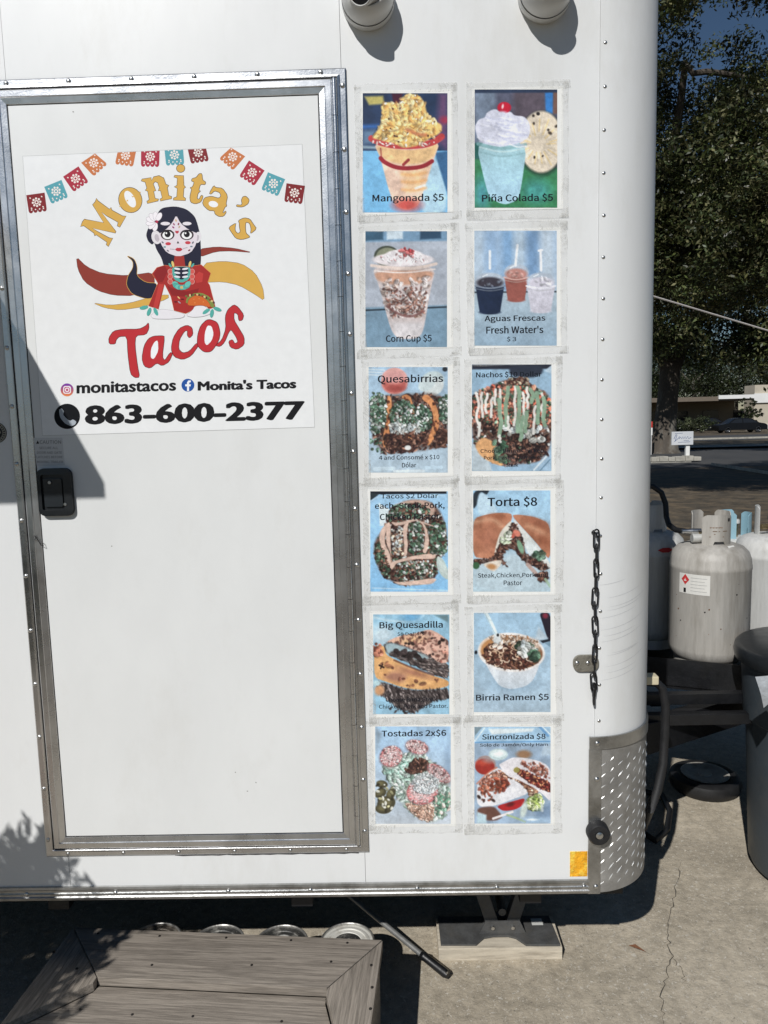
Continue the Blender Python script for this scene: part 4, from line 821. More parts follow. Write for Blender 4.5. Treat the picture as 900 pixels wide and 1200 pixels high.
def pic_bigq(p):
    p.fill((138, 182, 206)); p.mottle(np.ones(p.X.shape), 130, .3); p.stroke([(70,110),(240,150),(480,150),(540,90)], 20, (186, 212, 224), .8, 10); p.ell(150, 280, 120, 90, (186, 206, 216), 0, 50); p.ell(420, 110, 90, 40, (100, 160, 200), 0, 24); p.poly([(640,85),(780,85),(780,160)], (96, 124, 132), 10)
    t1 = p.poly([(170,350),(300,290),(480,260),(600,220),(700,270),(785,340),(785,545),(680,560),(600,480),(420,410),(300,370)], (206, 164, 146)); p.mottle(t1, 40, .35); p.ell(420, 330, 120, 36, (222, 178, 120), -8, 30, .7); p.scat(34, t1, [(120, 76, 66), (150, 104, 90), (90, 56, 50)], 8, 22, 2, .75); p.scat(10, t1, [(44, 32, 30)], 7, 16, 1.6)
    m1 = p.poly([(165,370),(240,350),(420,410),(600,480),(690,550),(785,555),(785,700),(640,660),(480,580),(330,520),(180,450)], (96, 92, 94), 8); p.scat(200, m1, [(74, 64, 62), (104, 92, 88), (56, 46, 46), (132, 120, 116)], 6, 14, 4, .9, 30); p.poly([(170,370),(235,350),(400,410),(600,490),(560,520),(470,520),(330,440),(240,430),(200,470)], (150, 172, 178), 10); p.scat(20, p.pm([(220,420),(440,440),(600,520),(440,520)]), [(50, 42, 42)], 14, 26, 2)
    t2 = p.poly([(68,385),(160,375),(185,470),(260,510),(420,590),(600,660),(785,715),(785,770),(660,800),(480,805),(330,780),(180,725),(68,690)], (216, 162, 104)); p.mottle(t2, 60, .3, (.7, 1, 1.3)); p.poly([(150,680),(260,620),(400,660),(340,740),(220,720)], (152, 104, 90), 24, .8); p.ell(440, 640, 160, 30, (142, 90, 76), 16, 20, .7); p.scat(16, t2, [(96, 56, 44), (150, 96, 70)], 8, 22, 2, .8); p.stroke([(120,570),(160,590)], 18, (44, 30, 28)); p.stroke([(150,560),(132,600)], 14, (44, 30, 28)); p.scat(20, p.em(110, 420, 50, 60), [(130, 70, 56), (190, 120, 96)], 10, 22, 1.6); p.stroke([(260,520),(420,590),(640,665)], 18, (90, 52, 42), .7)
    m2 = p.poly([(100,730),(180,740),(330,790),(480,812),(660,805),(785,790),(785,900),(640,900),(560,960),(470,1020),(300,990),(200,900),(90,820)], (76, 68, 68), 10); p.scat(220, m2, [(60, 52, 52), (96, 86, 84), (44, 36, 38), (130, 120, 118)], 7, 15, 3.6, .9, 70); p.ell(120, 810, 46, 50, (190, 140, 100), 30, 14); p.ell(95, 740, 34, 26, (170, 200, 206), 0, 8); p.scat(14, p.pm([(200,980),(500,980),(500,1030),(200,1030)]), [(50, 42, 44)], 5, 12, 2)
def pic_ramen(p):
    p.fill((154, 182, 202)); p.grad((150, 184, 208), (154, 176, 192), 65, 1020); p.mottle(np.ones(p.X.shape), 200, .12); p.poly([(685,65),(800,65),(800,340),(770,330),(720,170)], (34, 30, 42), 5); p.ell(745, 95, 26, 26, (120, 40, 56), 0, 10); p.poly([(690,330),(775,318),(790,340),(720,358)], (30, 38, 48), 4); p.poly([(790,340),(800,400),(740,360)], (110, 140, 160), 4); p.ell(80, 446, 14, 18, (20, 26, 34)); p.poly([(680,200),(770,310),(640,345)], (178, 196, 208), 12)
    p.ell(430, 760, 230, 60, (130, 158, 180), 0, 40, .6); p.poly([(110,440),(735,420),(640,700),(560,770),(420,800),(310,770),(250,690)], (200, 206, 212)); p.grad((206, 210, 214), (188, 200, 210), 560, 800, p.pm([(110,440),(735,420),(640,700),(560,770),(420,800),(310,770),(250,690)]))
    p.ell(420, 446, 322, 188, (222, 218, 214), 4); b = p.ell(424, 446, 296, 164, (128, 86, 58), 4); p.ell(200, 400, 70, 90, (196, 138, 84), 30, 20, .8); p.ell(620, 380, 80, 70, (206, 192, 180), 30, 20, .7)
    p.scat(260, p.em(420, 470, 270, 134, 4), MEAT+[(92, 52, 42)]*2, 8, 18, 2.8); p.scat(60, p.em(440, 330, 230, 44, 4), [(214, 196, 180), (196, 176, 160), (150, 110, 80)], 8, 18, 2.6)
    for i in range(34):
        x, y = p.rng.uniform(190, 640), p.rng.uniform(380, 580)
        if ((x-424)/280)**2+((y-450)/140)**2 > 1: continue
        t = p.rng.uniform(0, 6.28); p.stroke([(x+22*math.cos(t+k), y+18*math.sin(t+k)) for k in (0, .6, 1.2, 1.8, 2.4)], 10, [(214, 180, 148), (230, 206, 180)][i % 2], .9)
    p.scat(50, p.em(560, 410, 110, 60, 20), HERB, 12, 26, 1.9); p.scat(14, p.em(560, 430, 90, 60), ONION, 12, 30, 2); p.scat(24, p.em(640, 470, 40, 60), HERB[:3], 14, 26, 2)
    p.stroke([(175,70),(230,170),(275,280)], 36, (202, 218, 222)); p.stroke([(168,80),(262,270)], 8, (150, 180, 194)); p.ell(285, 330, 40, 60, (206, 212, 212), -10, 10); p.ell(290, 280, 12, 14, (24, 24, 28)); p.scat(10, p.em(290, 370, 40, 40), [(214, 196, 180)], 10, 20, 1.6)
def pic_tost(p):
    p.fill((166, 186, 202)); p.grad((150, 184, 214), (176, 186, 196), 50, 980); p.mottle(np.ones(p.X.shape), 150, .25); p.poly([(740,250),(800,230),(800,600),(760,560)], (140, 168, 196), 16, .7); p.poly([(85,60),(140,120),(90,300)], (130, 150, 166), 20)
    bed = p.pm([(130,440),(330,300),(560,320),(800,560),(800,860),(640,980),(480,920),(340,800),(250,660),(180,520)], 20); p.mixin(bed*.85, (168, 182, 176)); p.scat(300, bed, [(166, 190, 180), (190, 206, 200), (140, 170, 156), (206, 212, 208), (120, 140, 126)], 10, 24, 2.8)
    p.scat(120, p.em(470, 430, 120, 70, -10), MEAT+[(48, 34, 34)], 9, 18, 2.4); p.scat(50, p.pm([(150,470),(380,330),(440,380),(260,540),(180,520)]), [(150, 190, 176), (190, 212, 202)], 12, 24, 3)
    def tomato(cx, cy, rx, ry, a):
        p.ell(cx, cy+6, rx+8, ry+8, (120, 90, 90), a, 14, .7); m = p.ell(cx, cy, rx, ry, (190, 106, 108), a); p.ell(cx, cy, rx*.86, ry*.84, (206, 150, 150), a); p.ell(cx-6, cy-8, rx*.6, ry*.58, (206, 176, 176), a, 14); p.mottle(m, 24, .35); p.scat(60, m, [(222, 208, 206), (200, 186, 188), (212, 160, 158)], 5, 12, 2, .75); p.scat(14, m, [(110, 70, 72)], 4, 9, 2.4, .7)
    tomato(232, 338, 108, 96, -28); tomato(480, 248, 106, 62, 16); tomato(690, 500, 128, 62, 36); tomato(530, 680, 148, 120, -8); p.scat(170, p.em(560, 600, 130, 100), [(206, 212, 214), (190, 200, 206), (218, 220, 220)], 7, 14, 2.2, .85)
    p.scat(120, p.pm([(360,780),(480,820),(640,800),(640,930),(560,970),(430,880)]), [(206, 166, 146), (190, 150, 130), (150, 110, 90), (222, 192, 176)], 7, 14, 3.4); p.scat(60, p.pm([(650,720),(790,700),(790,850),(660,900)]), [(120, 160, 140), (96, 140, 116), (206, 190, 180)], 12, 24, 2.4)
    for cx, cy, rx, ry, a in ((145,605,55,36,10),(130,690,60,44,-30),(185,790,90,70,-20),(230,700,40,60,30),(160,840,80,50,0)): p.ell(cx, cy, rx, ry, (66, 62, 44), a); p.ell(cx-8, cy-8, rx*.6, ry*.55, (104, 98, 66), a, 12)
    p.scat(24, p.pm([(95,580),(250,640),(270,840),(110,880)]), [(150, 146, 110), (52, 48, 36), (214, 214, 200)], 6, 14, 2)
def pic_sinc(p):
    p.fill((138, 160, 182)); p.mottle(np.ones(p.X.shape), 130, .3); p.poly([(65,55),(800,50),(800,215),(65,210)], (150, 186, 212), 6); p.poly([(200,75),(640,70),(620,100),(230,130)], (206, 218, 222), 8); p.stroke([(70,190),(160,70)], 16, (206, 222, 232), .8); p.stroke([(690,55),(770,140)], 22, (96, 150, 200), .9); p.stroke([(720,55),(795,130)], 8, (220, 232, 238)); p.stroke([(75,205),(800,195)], 12, (84, 136, 186), .9); p.poly([(65,55),(140,60),(70,140)], (110, 130, 140), 6); p.poly([(740,220),(800,240),(800,330),(700,330)], (170, 190, 206), 14)
    p.ell(170, 425, 100, 92, (150, 120, 116)); p.ell(165, 435, 92, 76, (150, 40, 34)); p.ell(150, 400, 60, 26, (186, 66, 50), 0, 14); p.ell(200, 370, 60, 30, (150, 140, 140), 10, 18, .7); p.ell(294, 320, 92, 56, (176, 196, 198)); p.ell(294, 312, 76, 36, (206, 220, 220)); p.ell(298, 315, 40, 16, (232, 238, 236)); p.ell(540, 320, 70, 40, (140, 106, 78), 0, 14)
    t = p.poly([(85,600),(200,490),(290,440),(420,520),(570,640),(575,700),(430,750),(260,815),(90,825)], (214, 214, 218)); p.mottle(t, 70, .12); p.scat(60, p.pm([(100,590),(290,450),(380,520),(380,650),(240,680),(110,720)]), [(150, 78, 56), (186, 120, 96), (120, 60, 46), (206, 160, 140)], 8, 22, 2, .8); p.scat(26, p.em(300, 610, 90, 60), [(110, 46, 34), (150, 74, 52)], 8, 20, 2.2, .9); p.scat(14, p.em(190, 720, 110, 50), [(130, 66, 50), (60, 36, 30)], 6, 14, 2, .9); p.stroke([(90,600),(200,490),(280,445)], 14, (190, 106, 78), .8)
    c = p.pm([(300,470),(380,540),(480,560),(640,640),(690,680),(600,730),(560,640),(420,530)], 8); p.mixin(c, (150, 100, 78)); p.scat(60, c, [(120, 74, 56), (186, 140, 110), (90, 50, 40), (206, 176, 150)], 8, 16, 2)
    u = p.poly([(295,420),(330,400),(430,345),(560,355),(680,380),(760,420),(800,480),(800,780),(740,720),(640,640),(480,560),(380,530)], (212, 208, 212)); p.mottle(u, 60, .12); p.scat(36, p.pm([(480,370),(700,400),(790,500),(790,560),(680,520),(500,420)]), [(150, 84, 66), (190, 130, 110), (120, 60, 50)], 8, 20, 2, .8); fl = p.poly([(450,450),(560,480),(660,530),(800,590),(800,690),(700,650),(580,580),(480,510)], (104, 40, 36), 6); p.scat(70, fl, [(90, 30, 30), (150, 60, 48), (190, 130, 90), (70, 24, 26)], 7, 15, 2.4); p.ell(470, 470, 30, 26, (150, 140, 70))
    p.poly([(90,830),(250,815),(300,870),(340,920),(260,960),(95,940)], (96, 62, 52), 10); p.poly([(270,815),(430,770),(550,735),(540,800),(460,850),(340,865)], (166, 28, 32), 5); p.ell(410, 800, 40, 20, (90, 20, 24), -14, 10); p.stroke([(245,935),(330,905),(430,870)], 22, (214, 208, 208)); p.scat(90, p.pm([(560,760),(680,690),(730,760),(700,850),(640,860),(560,820)]), [(140, 160, 80), (180, 196, 120), (110, 136, 66), (206, 214, 170)], 10, 26, 2); p.ell(540, 850, 30, 80, (188, 202, 196), 14, 10); p.stroke([(380,900),(480,935),(550,965)], 18, (150, 172, 130)); p.poly([(90,870),(180,900),(180,980),(90,985)], (170, 196, 206), 10); p.ell(660, 950, 110, 30, (150, 180, 206), 0, 20); p.ell(620, 945, 50, 10, (214, 226, 232), 0, 6); p.poly([(640,870),(800,780),(800,930),(660,920)], (104, 130, 160), 20, .7); p.stroke([(710,800),(716,860)], 24, (190, 200, 200), .8)

def print_mat():
    m, t, b = _nodes('photo_print'); a = t.nodes.new('ShaderNodeVertexColor'); a.layer_name = 'print'
    t.links.new(a.outputs[0], b.inputs['Base Color']); b.inputs['Roughness'].default_value = .28; b.inputs['Specular IOR Level'].default_value = .45
    return m
PRN = print_mat()
PAPER = mat('photo_paper', (.86, .86, .83), .35, 0, .03, 30)
def tape_mat():
    m, t, b = _nodes('packing_tape'); N = t.nodes; L = t.links
    tc = N.new('ShaderNodeTexCoord'); ed = N.new('ShaderNodeVertexColor'); ed.layer_name = 'edge'
    def noise(sc, det, dis):
        n = N.new('ShaderNodeTexNoise'); n.inputs['Scale'].default_value = sc; n.inputs['Detail'].default_value = det; n.inputs['Roughness'].default_value = .7; n.inputs['Distortion'].default_value = dis; L.new(tc.outputs['Object'], n.inputs[0]); return n
    def math_(op, a, b_):
        q = N.new('ShaderNodeMath'); q.operation = op; q.use_clamp = op in ('MULTIPLY_ADD',)
        for i_, v_ in enumerate((a, b_)):
            if isinstance(v_, (int, float)): q.inputs[i_].default_value = v_
            else: L.new(v_, q.inputs[i_])
        return q.outputs[0]
    n = noise(34, 8, 1.8); big = noise(9, 4, .6)
    # thin wandering creases (where the noise crosses its middle) and grime gathered along the tape's edges
    crease = math_('LESS_THAN', math_('ABSOLUTE', math_('SUBTRACT', n.outputs[0], .5), 0), .011)
    crease = math_('MULTIPLY', crease, math_('GREATER_THAN', big.outputs[0], .52))
    mr = N.new('ShaderNodeMapRange'); mr.inputs[1].default_value = .40; mr.inputs[2].default_value = .62; L.new(noise(60, 6, 1).outputs[0], mr.inputs[0])
    grime = math_('MULTIPLY', math_('POWER', ed.outputs[0], 2.5), mr.outputs[0])
    dk = math_('MAXIMUM', math_('MULTIPLY', crease, .55), math_('MULTIPLY', grime, .55))
    mx = N.new('ShaderNodeMix'); mx.data_type = 'RGBA'; L.new(dk, mx.inputs[0]); mx.inputs[6].default_value = (.79, .79, .765, 1); mx.inputs[7].default_value = (.30, .285, .25, 1)
    L.new(mx.outputs[2], b.inputs['Base Color']); b.inputs['Roughness'].default_value = .22
    mb = N.new('ShaderNodeMapRange'); mb.inputs[1].default_value = .35; mb.inputs[2].default_value = .65; mb.inputs[3].default_value = .03; mb.inputs[4].default_value = .26; L.new(big.outputs[0], mb.inputs[0])
    L.new(math_('MAXIMUM', mb.outputs[0], math_('MULTIPLY', dk, 1.0)), b.inputs['Alpha'])
    bp = N.new('ShaderNodeBump'); bp.inputs['Strength'].default_value = .35; bp.inputs['Distance'].default_value = .003; L.new(n.outputs[0], bp.inputs['Height']); L.new(bp.outputs[0], b.inputs['Normal'])
    return m
TAPE = tape_mat()
PR = [
 # label, crop, picture box in crop px, paper quad in photo px, painter, text lines in crop px
 ('mangonada', (415, 90, 6.923), (70, 133, 757, 1100), [(422,107),(530,104.5),(531.5,248.5),(426,253.5)], pic_mango, [('Mangonada $5', 148, 950, 728, 1030)]),
 ('pina', (545, 90, 6.923), (78, 103, 748, 1062), [(553.5,104),(660,101),(660,245),(554,247.5)], pic_pina, [('Piña Colada $5', 137, 950, 714, 1022)]),
 ('corn', (410, 80, 3.4615), (63, 661, 394, 1131), [(425.5,271.5),(530,268),(531,407.5),(428.5,410.5)], pic_corn, [('Corn Cup $5', 146, 1080, 332, 1118)]),
 ('aguas', (410, 80, 3.4615), (505, 659, 839, 1125), [(553,269.5),(658,266.5),(658,406),(555.5,408.5)], pic_aguas, [('Aguas Frescas', 546, 1004, 793, 1034), ("Fresh Water's", 553, 1046, 785, 1077), ('$ 3', 637, 1088, 675, 1110)]),
 ('quesa', (425, 425, 7.826), (55, 40, 780, 1008), [(429.5,429.5),(531.5,427),(531.5,558),(432.5,561.5)], pic_quesa, [('Quesabirrias', 138, 112, 738, 200), ('4 and Consomé x $10', 150, 846, 704, 897), ('Dólar', 360, 912, 492, 962)]),
 ('nachos', (545, 420, 8.182), (65, 58, 828, 1080), [(550.5,428),(653,425),(651,557),(551,559.5)], pic_nachos, [('Nachos $10 Dollar', 105, 128, 735, 190), ('Choose Birria, Chicken,', 148, 868, 770, 915), ('Pork, Pastor, Jamon or', 180, 934, 742, 980), ('Steak', 395, 1002, 510, 1042)]),
 ('tacos', (428, 565, 8.182), (48, 88, 793, 1050), [(430.5,573.5),(530,570),(531.5,697.5),(433.5,699.5)], pic_tacos, [('Tacos $2 Dolar', 150, 108, 700, 165), ('each- Steak,Pork,', 92, 196, 762, 270), ('Chicken Pastor-', 140, 300, 738, 365)]),
 ('torta', (545, 565, 8.182), (77, 80, 818, 1050), [(551.5,573.5),(652,570),(651,697),(553.5,699)], pic_torta, [('Torta $8', 215, 140, 692, 245), ('Steak,Chicken,Pork and', 122, 872, 795, 926), ('Pastor', 370, 944, 548, 990)]),
 ('bigq', (430, 710, 8.182), (60, 82, 790, 1038), [(433,716.5),(531,715),(533,838),(438.5,842)], pic_bigq, [('Big Quesadilla', 120, 152, 728, 235), ('$8 Dollars', 292, 252, 548, 290), ('Choose Birria,Steak,', 180, 878, 685, 930), ('Chicken, Pork and Pastor.', 115, 946, 775, 995)]),
 ('ramen', (548, 710, 8.182), (60, 66, 795, 1018), [(552.5,717.5),(650,714.5),(652.5,837.5),(553.5,839)], pic_ramen, [('Birria Ramen $5', 80, 845, 778, 918)]),
 ('tost', (430, 845, 8.182), (80, 52, 803, 985), [(434.5,850),(532.5,848),(534.5,968),(439,969.5)], pic_tost, [('Tostadas 2x$6', 140, 85, 760, 158)]),
 ('sinc', (548, 845, 8.182), (65, 55, 795, 983), [(552.5,850.5),(650.5,848),(650.5,966.5),(554.5,968.5)], pic_sinc, [('Sincronizada $8', 138, 122, 748, 185), ('Solo de Jamón/Only Ham', 118, 212, 770, 255)]),
]
PLAB = {'mangonada': 'photo print of an orange mango dessert in a cup, captioned Mangonada', 'pina': 'photo print of a creamy drink with cherry and pineapple slice, captioned Piña Colada',
 'corn': 'photo print of a layered cream topped corn cup, captioned Corn Cup', 'aguas': 'photo print of three lidded drinks with straws, captioned Aguas Frescas',
 'quesa': 'photo print of cilantro covered orange folded tacos, captioned Quesabirrias', 'nachos': 'photo print of a sauce striped heap of chips, captioned Nachos',
 'tacos': 'photo print of four soft tacos and a lime wedge, captioned Tacos two dollars each', 'torta': 'photo print of a sliced brown bread roll sandwich, captioned Torta',
 'bigq': 'photo print of stacked browned tortillas with dark meat, captioned Big Quesadilla', 'ramen': 'photo print of a white noodle bowl with plastic fork, captioned Birria Ramen',
 'tost': 'photo print of tomato slices with cheese and jalapeños, captioned Tostadas', 'sinc': 'photo print of white grilled tortilla wedges, captioned Sincronizada'}
TC = flat('caption_ink', (.014, .017, .024), .4)
rs = random.Random(11)
for n_, (key, cr_, bx, quad, fn, lines) in enumerate(PR):
    tf = crop(*cr_); off = .0006
    bq = [Wp(*q, 0) for q in quad]; base = (bq[2]+bq[3])/2
    t_ = thing('menu_photo', PLAB[key], 'photo print', (base.x, 0, base.z), 'menu photo prints taped beside the door')
    obj('paper', MB().prism([(v.x, v.z) for v in bq], 'y', -.0002, -off), PAPER, t_)
    pic = Pic(*bx, seed=n_+3); fn(pic)
    c = pic.linear()
    x0, y0, x1, y1 = bx; V = []
    for j in range(pic.ny):
        for i in range(pic.nx):
            V.append(Wp(*tf((x0+(x1-x0)*i/(pic.nx-1), y0+(y1-y0)*j/(pic.ny-1))), off+.00025)-wloc(t_))
    me = bpy.data.meshes.new('picture'); nx = pic.nx
    me.from_pydata(V, [], [(j*nx+i, j*nx+i+1, (j+1)*nx+i+1, (j+1)*nx+i) for j in range(pic.ny-1) for i in range(nx-1)])
    at = me.color_attributes.new('print', 'FLOAT_COLOR', 'POINT'); at.data.foreach_set('color', np.concatenate([c.reshape(-1, 3), np.ones((c.shape[0]*c.shape[1], 1))], 1).ravel().astype(np.float32))
    obj('picture', me, PRN, t_)
    for s_, a, b, c_, d in lines:
        slant = (c_-a)*-.012
        text_quad('caption', s_, [tf((a, b+0)), tf((c_, b+slant)), tf((c_, d+slant)), tf((a, d))], off+.0003, TC, t_, .007 if (d-b)/cr_[2] > 7.2 else 0.0045)
    # tape: four strips overlapping the paper's edges, slightly crooked
    Q = [Vector((*q, 0)) for q in quad]; cen = sum(Q, Vector())/4
    for e_ in range(4):
        A, B = Q[e_], Q[(e_+1) % 4]; d = (B-A).normalized(); nn = Vector((d.y, -d.x, 0))
        if nn.dot(cen-A) > 0: nn = -nn
        ext = rs.uniform(5, 9); wo, wi = rs.uniform(6.5, 10), rs.uniform(.8, 2.4)
        if e_ in (1, 3): wo = rs.uniform(5, 9)
        a0 = A-d*ext; b0 = B+d*ext; m_ = MB(); K = 14; o = off+.0003+.00025*e_+(n_ % 2)*.0012
        for i in range(K+1):
            P0 = a0.lerp(b0, i/K); j1, j2 = rs.uniform(-.7, .7), rs.uniform(-.5, .5)
            if i in (0, K): P0 = P0+d*rs.uniform(-2, 2)
            for f_ in (0, .2, .8, 1): k_ = (wo+j1)+(-wi+j2-wo-j1)*f_; m_.v.append(tuple(Wp(P0.x+nn.x*k_, P0.y+nn.y*k_, o+rs.uniform(0, .0002))))
        m_.f = [(4*i+r_, 4*i+r_+1, 4*i+r_+5, 4*i+r_+4) for i in range(K) for r_ in range(3)]
        to = obj('tape_strip', m_, TAPE, t_, fix=False)
        ea = to.data.color_attributes.new('edge', 'FLOAT_COLOR', 'POINT'); ev = []
        for i in range(K+1):
            for f_ in (1, .15, .1, .75): e1_ = 1 if i in (0, K) else f_; ev += [e1_, e1_, e1_, 1]
        ea.data.foreach_set('color', ev)
# ================================================================== THINGS ON AND AROUND THE TRAILER
CAMW = mat('camera_shell', (.58, .58, .56), .38, 0, .06, 10)
GLASS = mat('camera_glass', (.01, .011, .013), .08, 0, .1, 10)
def sec_cam(px, py, label, aim):
    c = Wp(px, py, 0); c.y = 0
    t = thing('security_camera', label, 'camera', (c.x, 0, c.z), 'turret security cameras on the trailer side')
    obj('base', MB().lathe([(0, .0005), (.060, .0005), (.062, .004), (.062, .020), (.0605, .024)], c, '-y', 40), CAMW, t, smooth=True)
    hs = obj('housing', MB().lathe([(.0598, .0242), (.0605, .028), (.0595, .046), (.055, .062), (.047, .074), (.044, .076), (.041, .0745), (.041, .062)], c, '-y', 40), CAMW, t, smooth=True)
    obj('shell_seam', MB().lathe([(.0612, .0228), (.0616, .0242), (.061, .0252)], c, '-y', 40), PLAS, hs)
    a = Vector(aim).normalized(); e = Vector((c.x, -.060, c.z)); X = a.cross(Vector((0, 0, 1))).normalized(); Y = X.cross(a)
    def lath(prof, n=32):
        b = MB(); k = len(prof)
        for j in range(n):
            q = 2*math.pi*j/n
            for r, h in prof: b.v.append(tuple(e+a*h+X*(r*math.cos(q))+Y*(r*math.sin(q))))
        b.f = [(j*k+i, ((j+1) % n)*k+i, ((j+1) % n)*k+i+1, j*k+i+1) for j in range(n) for i in range(k-1)]
        return b
    ball = [(.0415*math.sin(x), .0415*math.cos(x)) for x in [2.6-i*.19 for i in range(10)]]
    ey = obj('eyeball', lath(ball+[(.0315, .0345), (.0315, .044), (.0285, .0455), (.027, .043)]), CAMW, t, smooth=True)
    obj('lens_window', lath([(.0268, .0425), (.012, .0415), (.0001, .0414)]), GLASS, ey)
    obj('lens', lath([(.0095, .0416), (.0092, .0445), (.006, .0452), (.0055, .0436), (.0001, .0434)]), PLAS, ey, smooth=True)
sec_cam(431.5, 5, 'white turret security camera above the door frame corner, turned sideways', (-.32, -.72, -.42))
sec_cam(637, -4, 'white turret security camera near the rounded corner, aimed straight out', (.05, -1, -.12))

# ---- chain hanging by the corner
ch = Wp(697, 628, .01)
chain = thing('chain', 'black steel link chain hanging on the white trailer corner', 'chain', (ch.x, 0, Wp(697, 820).z))
def link_mesh(L, Wd, r):
    pts = []
    for k in range(9): t = math.pi*k/8; pts.append((Wd*math.cos(t), 0, L+Wd*math.sin(t)))
    for k in range(9): t = math.pi+math.pi*k/8; pts.append((Wd*math.cos(t), 0, -L+Wd*math.sin(t)))
    m = MB().tube(pts, r, 7, closed=True).mesh('link', (0, 0, 0)); m.materials.append(BLACK)
    for p in m.polygons: p.use_smooth = True
    return m
LK = link_mesh(.0172, .0078, .0023)
zt_, zb_ = Wp(697, 622).z, Wp(697, 806).z; nl = int((zt_-zb_)/.0375)
for i in range(nl+1):
    z = zt_-.02-i*.0375; o = bpy.data.objects.new('link', LK); COL.objects.link(o); o.parent = chain
    px_ = 698+(.5*math.sin(i*1.1))-1.4*i/nl; x = Wp(px_, 720, .012).x
    flatl = i % 2 == 0
    o.location = Vector((x, -.0125, z))-wloc(chain); o.rotation_euler = (.02*math.sin(i*2.1), .08*math.sin(i*1.7), .35+.25*math.sin(i) if flatl else 1.45)
obj('hook', MB().tube([Wp(694, 624, .004), Wp(695, 622, .010), Wp(699, 626, .013), Wp(700, 630, .013)], .0028, 7), BLACK, chain, smooth=True)
obj('snap', MB().tube([Wp(696, 800, .012), Wp(696.5, 808, .013), Wp(696, 815, .012), Wp(695.5, 821, .011)], [.004, .0055, .005, .0015], 8), BLACK, chain, smooth=True)
a, b = Wp(671, 767), Wp(701, 786)
br = obj('bracket', MB().prism(rrect(a.x, b.x, b.z, a.z, .019, 7), 'y', -.0006, -.0075), mat('worn_zinc', (.34, .32, .27), .5, .7, .3, 60, .2, 200, dirt=(.16, .14, .11), dscale=60), trailer, bevel=.002)
for px in (675.5, 688): q = Wp(px, 776); rivet(br, q.x, q.z, -.0074, 0, 1.0)

# ---- step of weathered boards
def wood_mat(name, along):
    m, t, b = _nodes(name); N = t.nodes; L = t.links
    tc = N.new('ShaderNodeTexCoord'); mp = N.new('ShaderNodeMapping')
    mp.inputs['Scale'].default_value = (1, 22, 22) if along == 'x' else (22, 1, 22); L.new(tc.outputs['Object'], mp.inputs[0])
    n = N.new('ShaderNodeTexNoise'); n.inputs['Scale'].default_value = 2.2; n.inputs['Detail'].default_value = 3; n.inputs['Distortion'].default_value = .5; L.new(mp.outputs[0], n.inputs[0])
    mu = N.new('ShaderNodeMath'); mu.operation = 'MULTIPLY'; mu.inputs[1].default_value = 24; L.new(n.outputs[0], mu.inputs[0])
    sn = N.new('ShaderNodeMath'); sn.operation = 'SINE'; L.new(mu.outputs[0], sn.inputs[0])
    n2 = N.new('ShaderNodeTexNoise'); n2.inputs['Scale'].default_value = 14; n2.inputs['Detail'].default_value = 8; n2.inputs['Roughness'].default_value = .7; L.new(mp.outputs[0], n2.inputs[0])
    ad = N.new('ShaderNodeMath'); ad.operation = 'MULTIPLY_ADD'; ad.inputs[1].default_value = .10; L.new(sn.outputs[0], ad.inputs[0]); L.new(n2.outputs[0], ad.inputs[2])
    cr = N.new('ShaderNodeValToRGB'); e = cr.color_ramp; e.elements[0].position = .33; e.elements[0].color = (.168, .145, .120, 1); e.elements[1].position = .68; e.elements[1].color = (.335, .292, .245, 1)
    L.new(ad.outputs[0], cr.inputs[0]); L.new(cr.outputs[0], b.inputs['Base Color']); b.inputs['Roughness'].default_value = .72
    bp = N.new('ShaderNodeBump'); bp.inputs['Strength'].default_value = .35; bp.inputs['Distance'].default_value = .004; L.new(ad.outputs[0], bp.inputs['Height']); L.new(bp.outputs[0], b.inputs['Normal'])
    return m
WX, WY = wood_mat('board_grain_x', 'x'), wood_mat('board_grain_y', 'y')
SZ = .25
sbl, sbr, sfl = Gp(79, 1086, SZ), Gp(441, 1101, SZ), Gp(3, 1190, SZ)
iL, iR = Gp(110, 1137, SZ), Gp(378, 1146, SZ)
smid = (sbl+sbr)/2; sw_ = (sbr-sbl).length; sang = math.atan2(sbr.y-sbl.y, sbr.x-sbl.x)
SX0, SX1 = smid.x-sw_/2, smid.x+sw_/2; SY1 = smid.y; SY0 = SY1-.46
inset = .155
ix0, ix1 = SX0+.165, SX1-.125; iy = SY1-.185
step = thing('wooden_step', 'low weathered grey wooden step with mitred boards below the door', 'step', ((SX0+SX1)/2, (SY0+SY1)/2, 0))
step.rotation_euler.z = sang; step.location.x -= .016
def board(pts, z0, z1, m): return obj('board', MB().prism(pts, 'z', z0, z1), m, step, bevel=.0018)
g_ = .0012
board([(SX0+g_*2, SY1), (SX1-g_*2, SY1), (ix1-g_, iy), (ix0+g_, iy)], SZ-.026, SZ, WX)
board([(SX0, SY1-g_), (ix0-g_, iy-g_*.5), (ix0-g_, iy-.02), (SX0, SY0+.10)], SZ-.026, SZ-.001, WY)
board([(SX1, SY1-g_), (SX1, SY0), (SX1-.03, SY0), (ix1+g_, iy-.022), (ix1+g_, iy)], SZ-.026, SZ-.001, WY)
board([(ix0+.002, iy-.0015), (ix1-.002, iy-.0015), (ix1-.002, iy-.024), (SX1-.032, SY0), (SX0, SY0), (SX0, SY0+.097), (ix0-.002, iy-.022)], SZ-.058, SZ-.026, WX)
board([(SX0-.004, SY0-.005), (SX1+.004, SY0-.005), (SX1+.004, SY0-.145), (SX0-.004, SY0-.145)], SZ-.06, SZ-.034, WX)
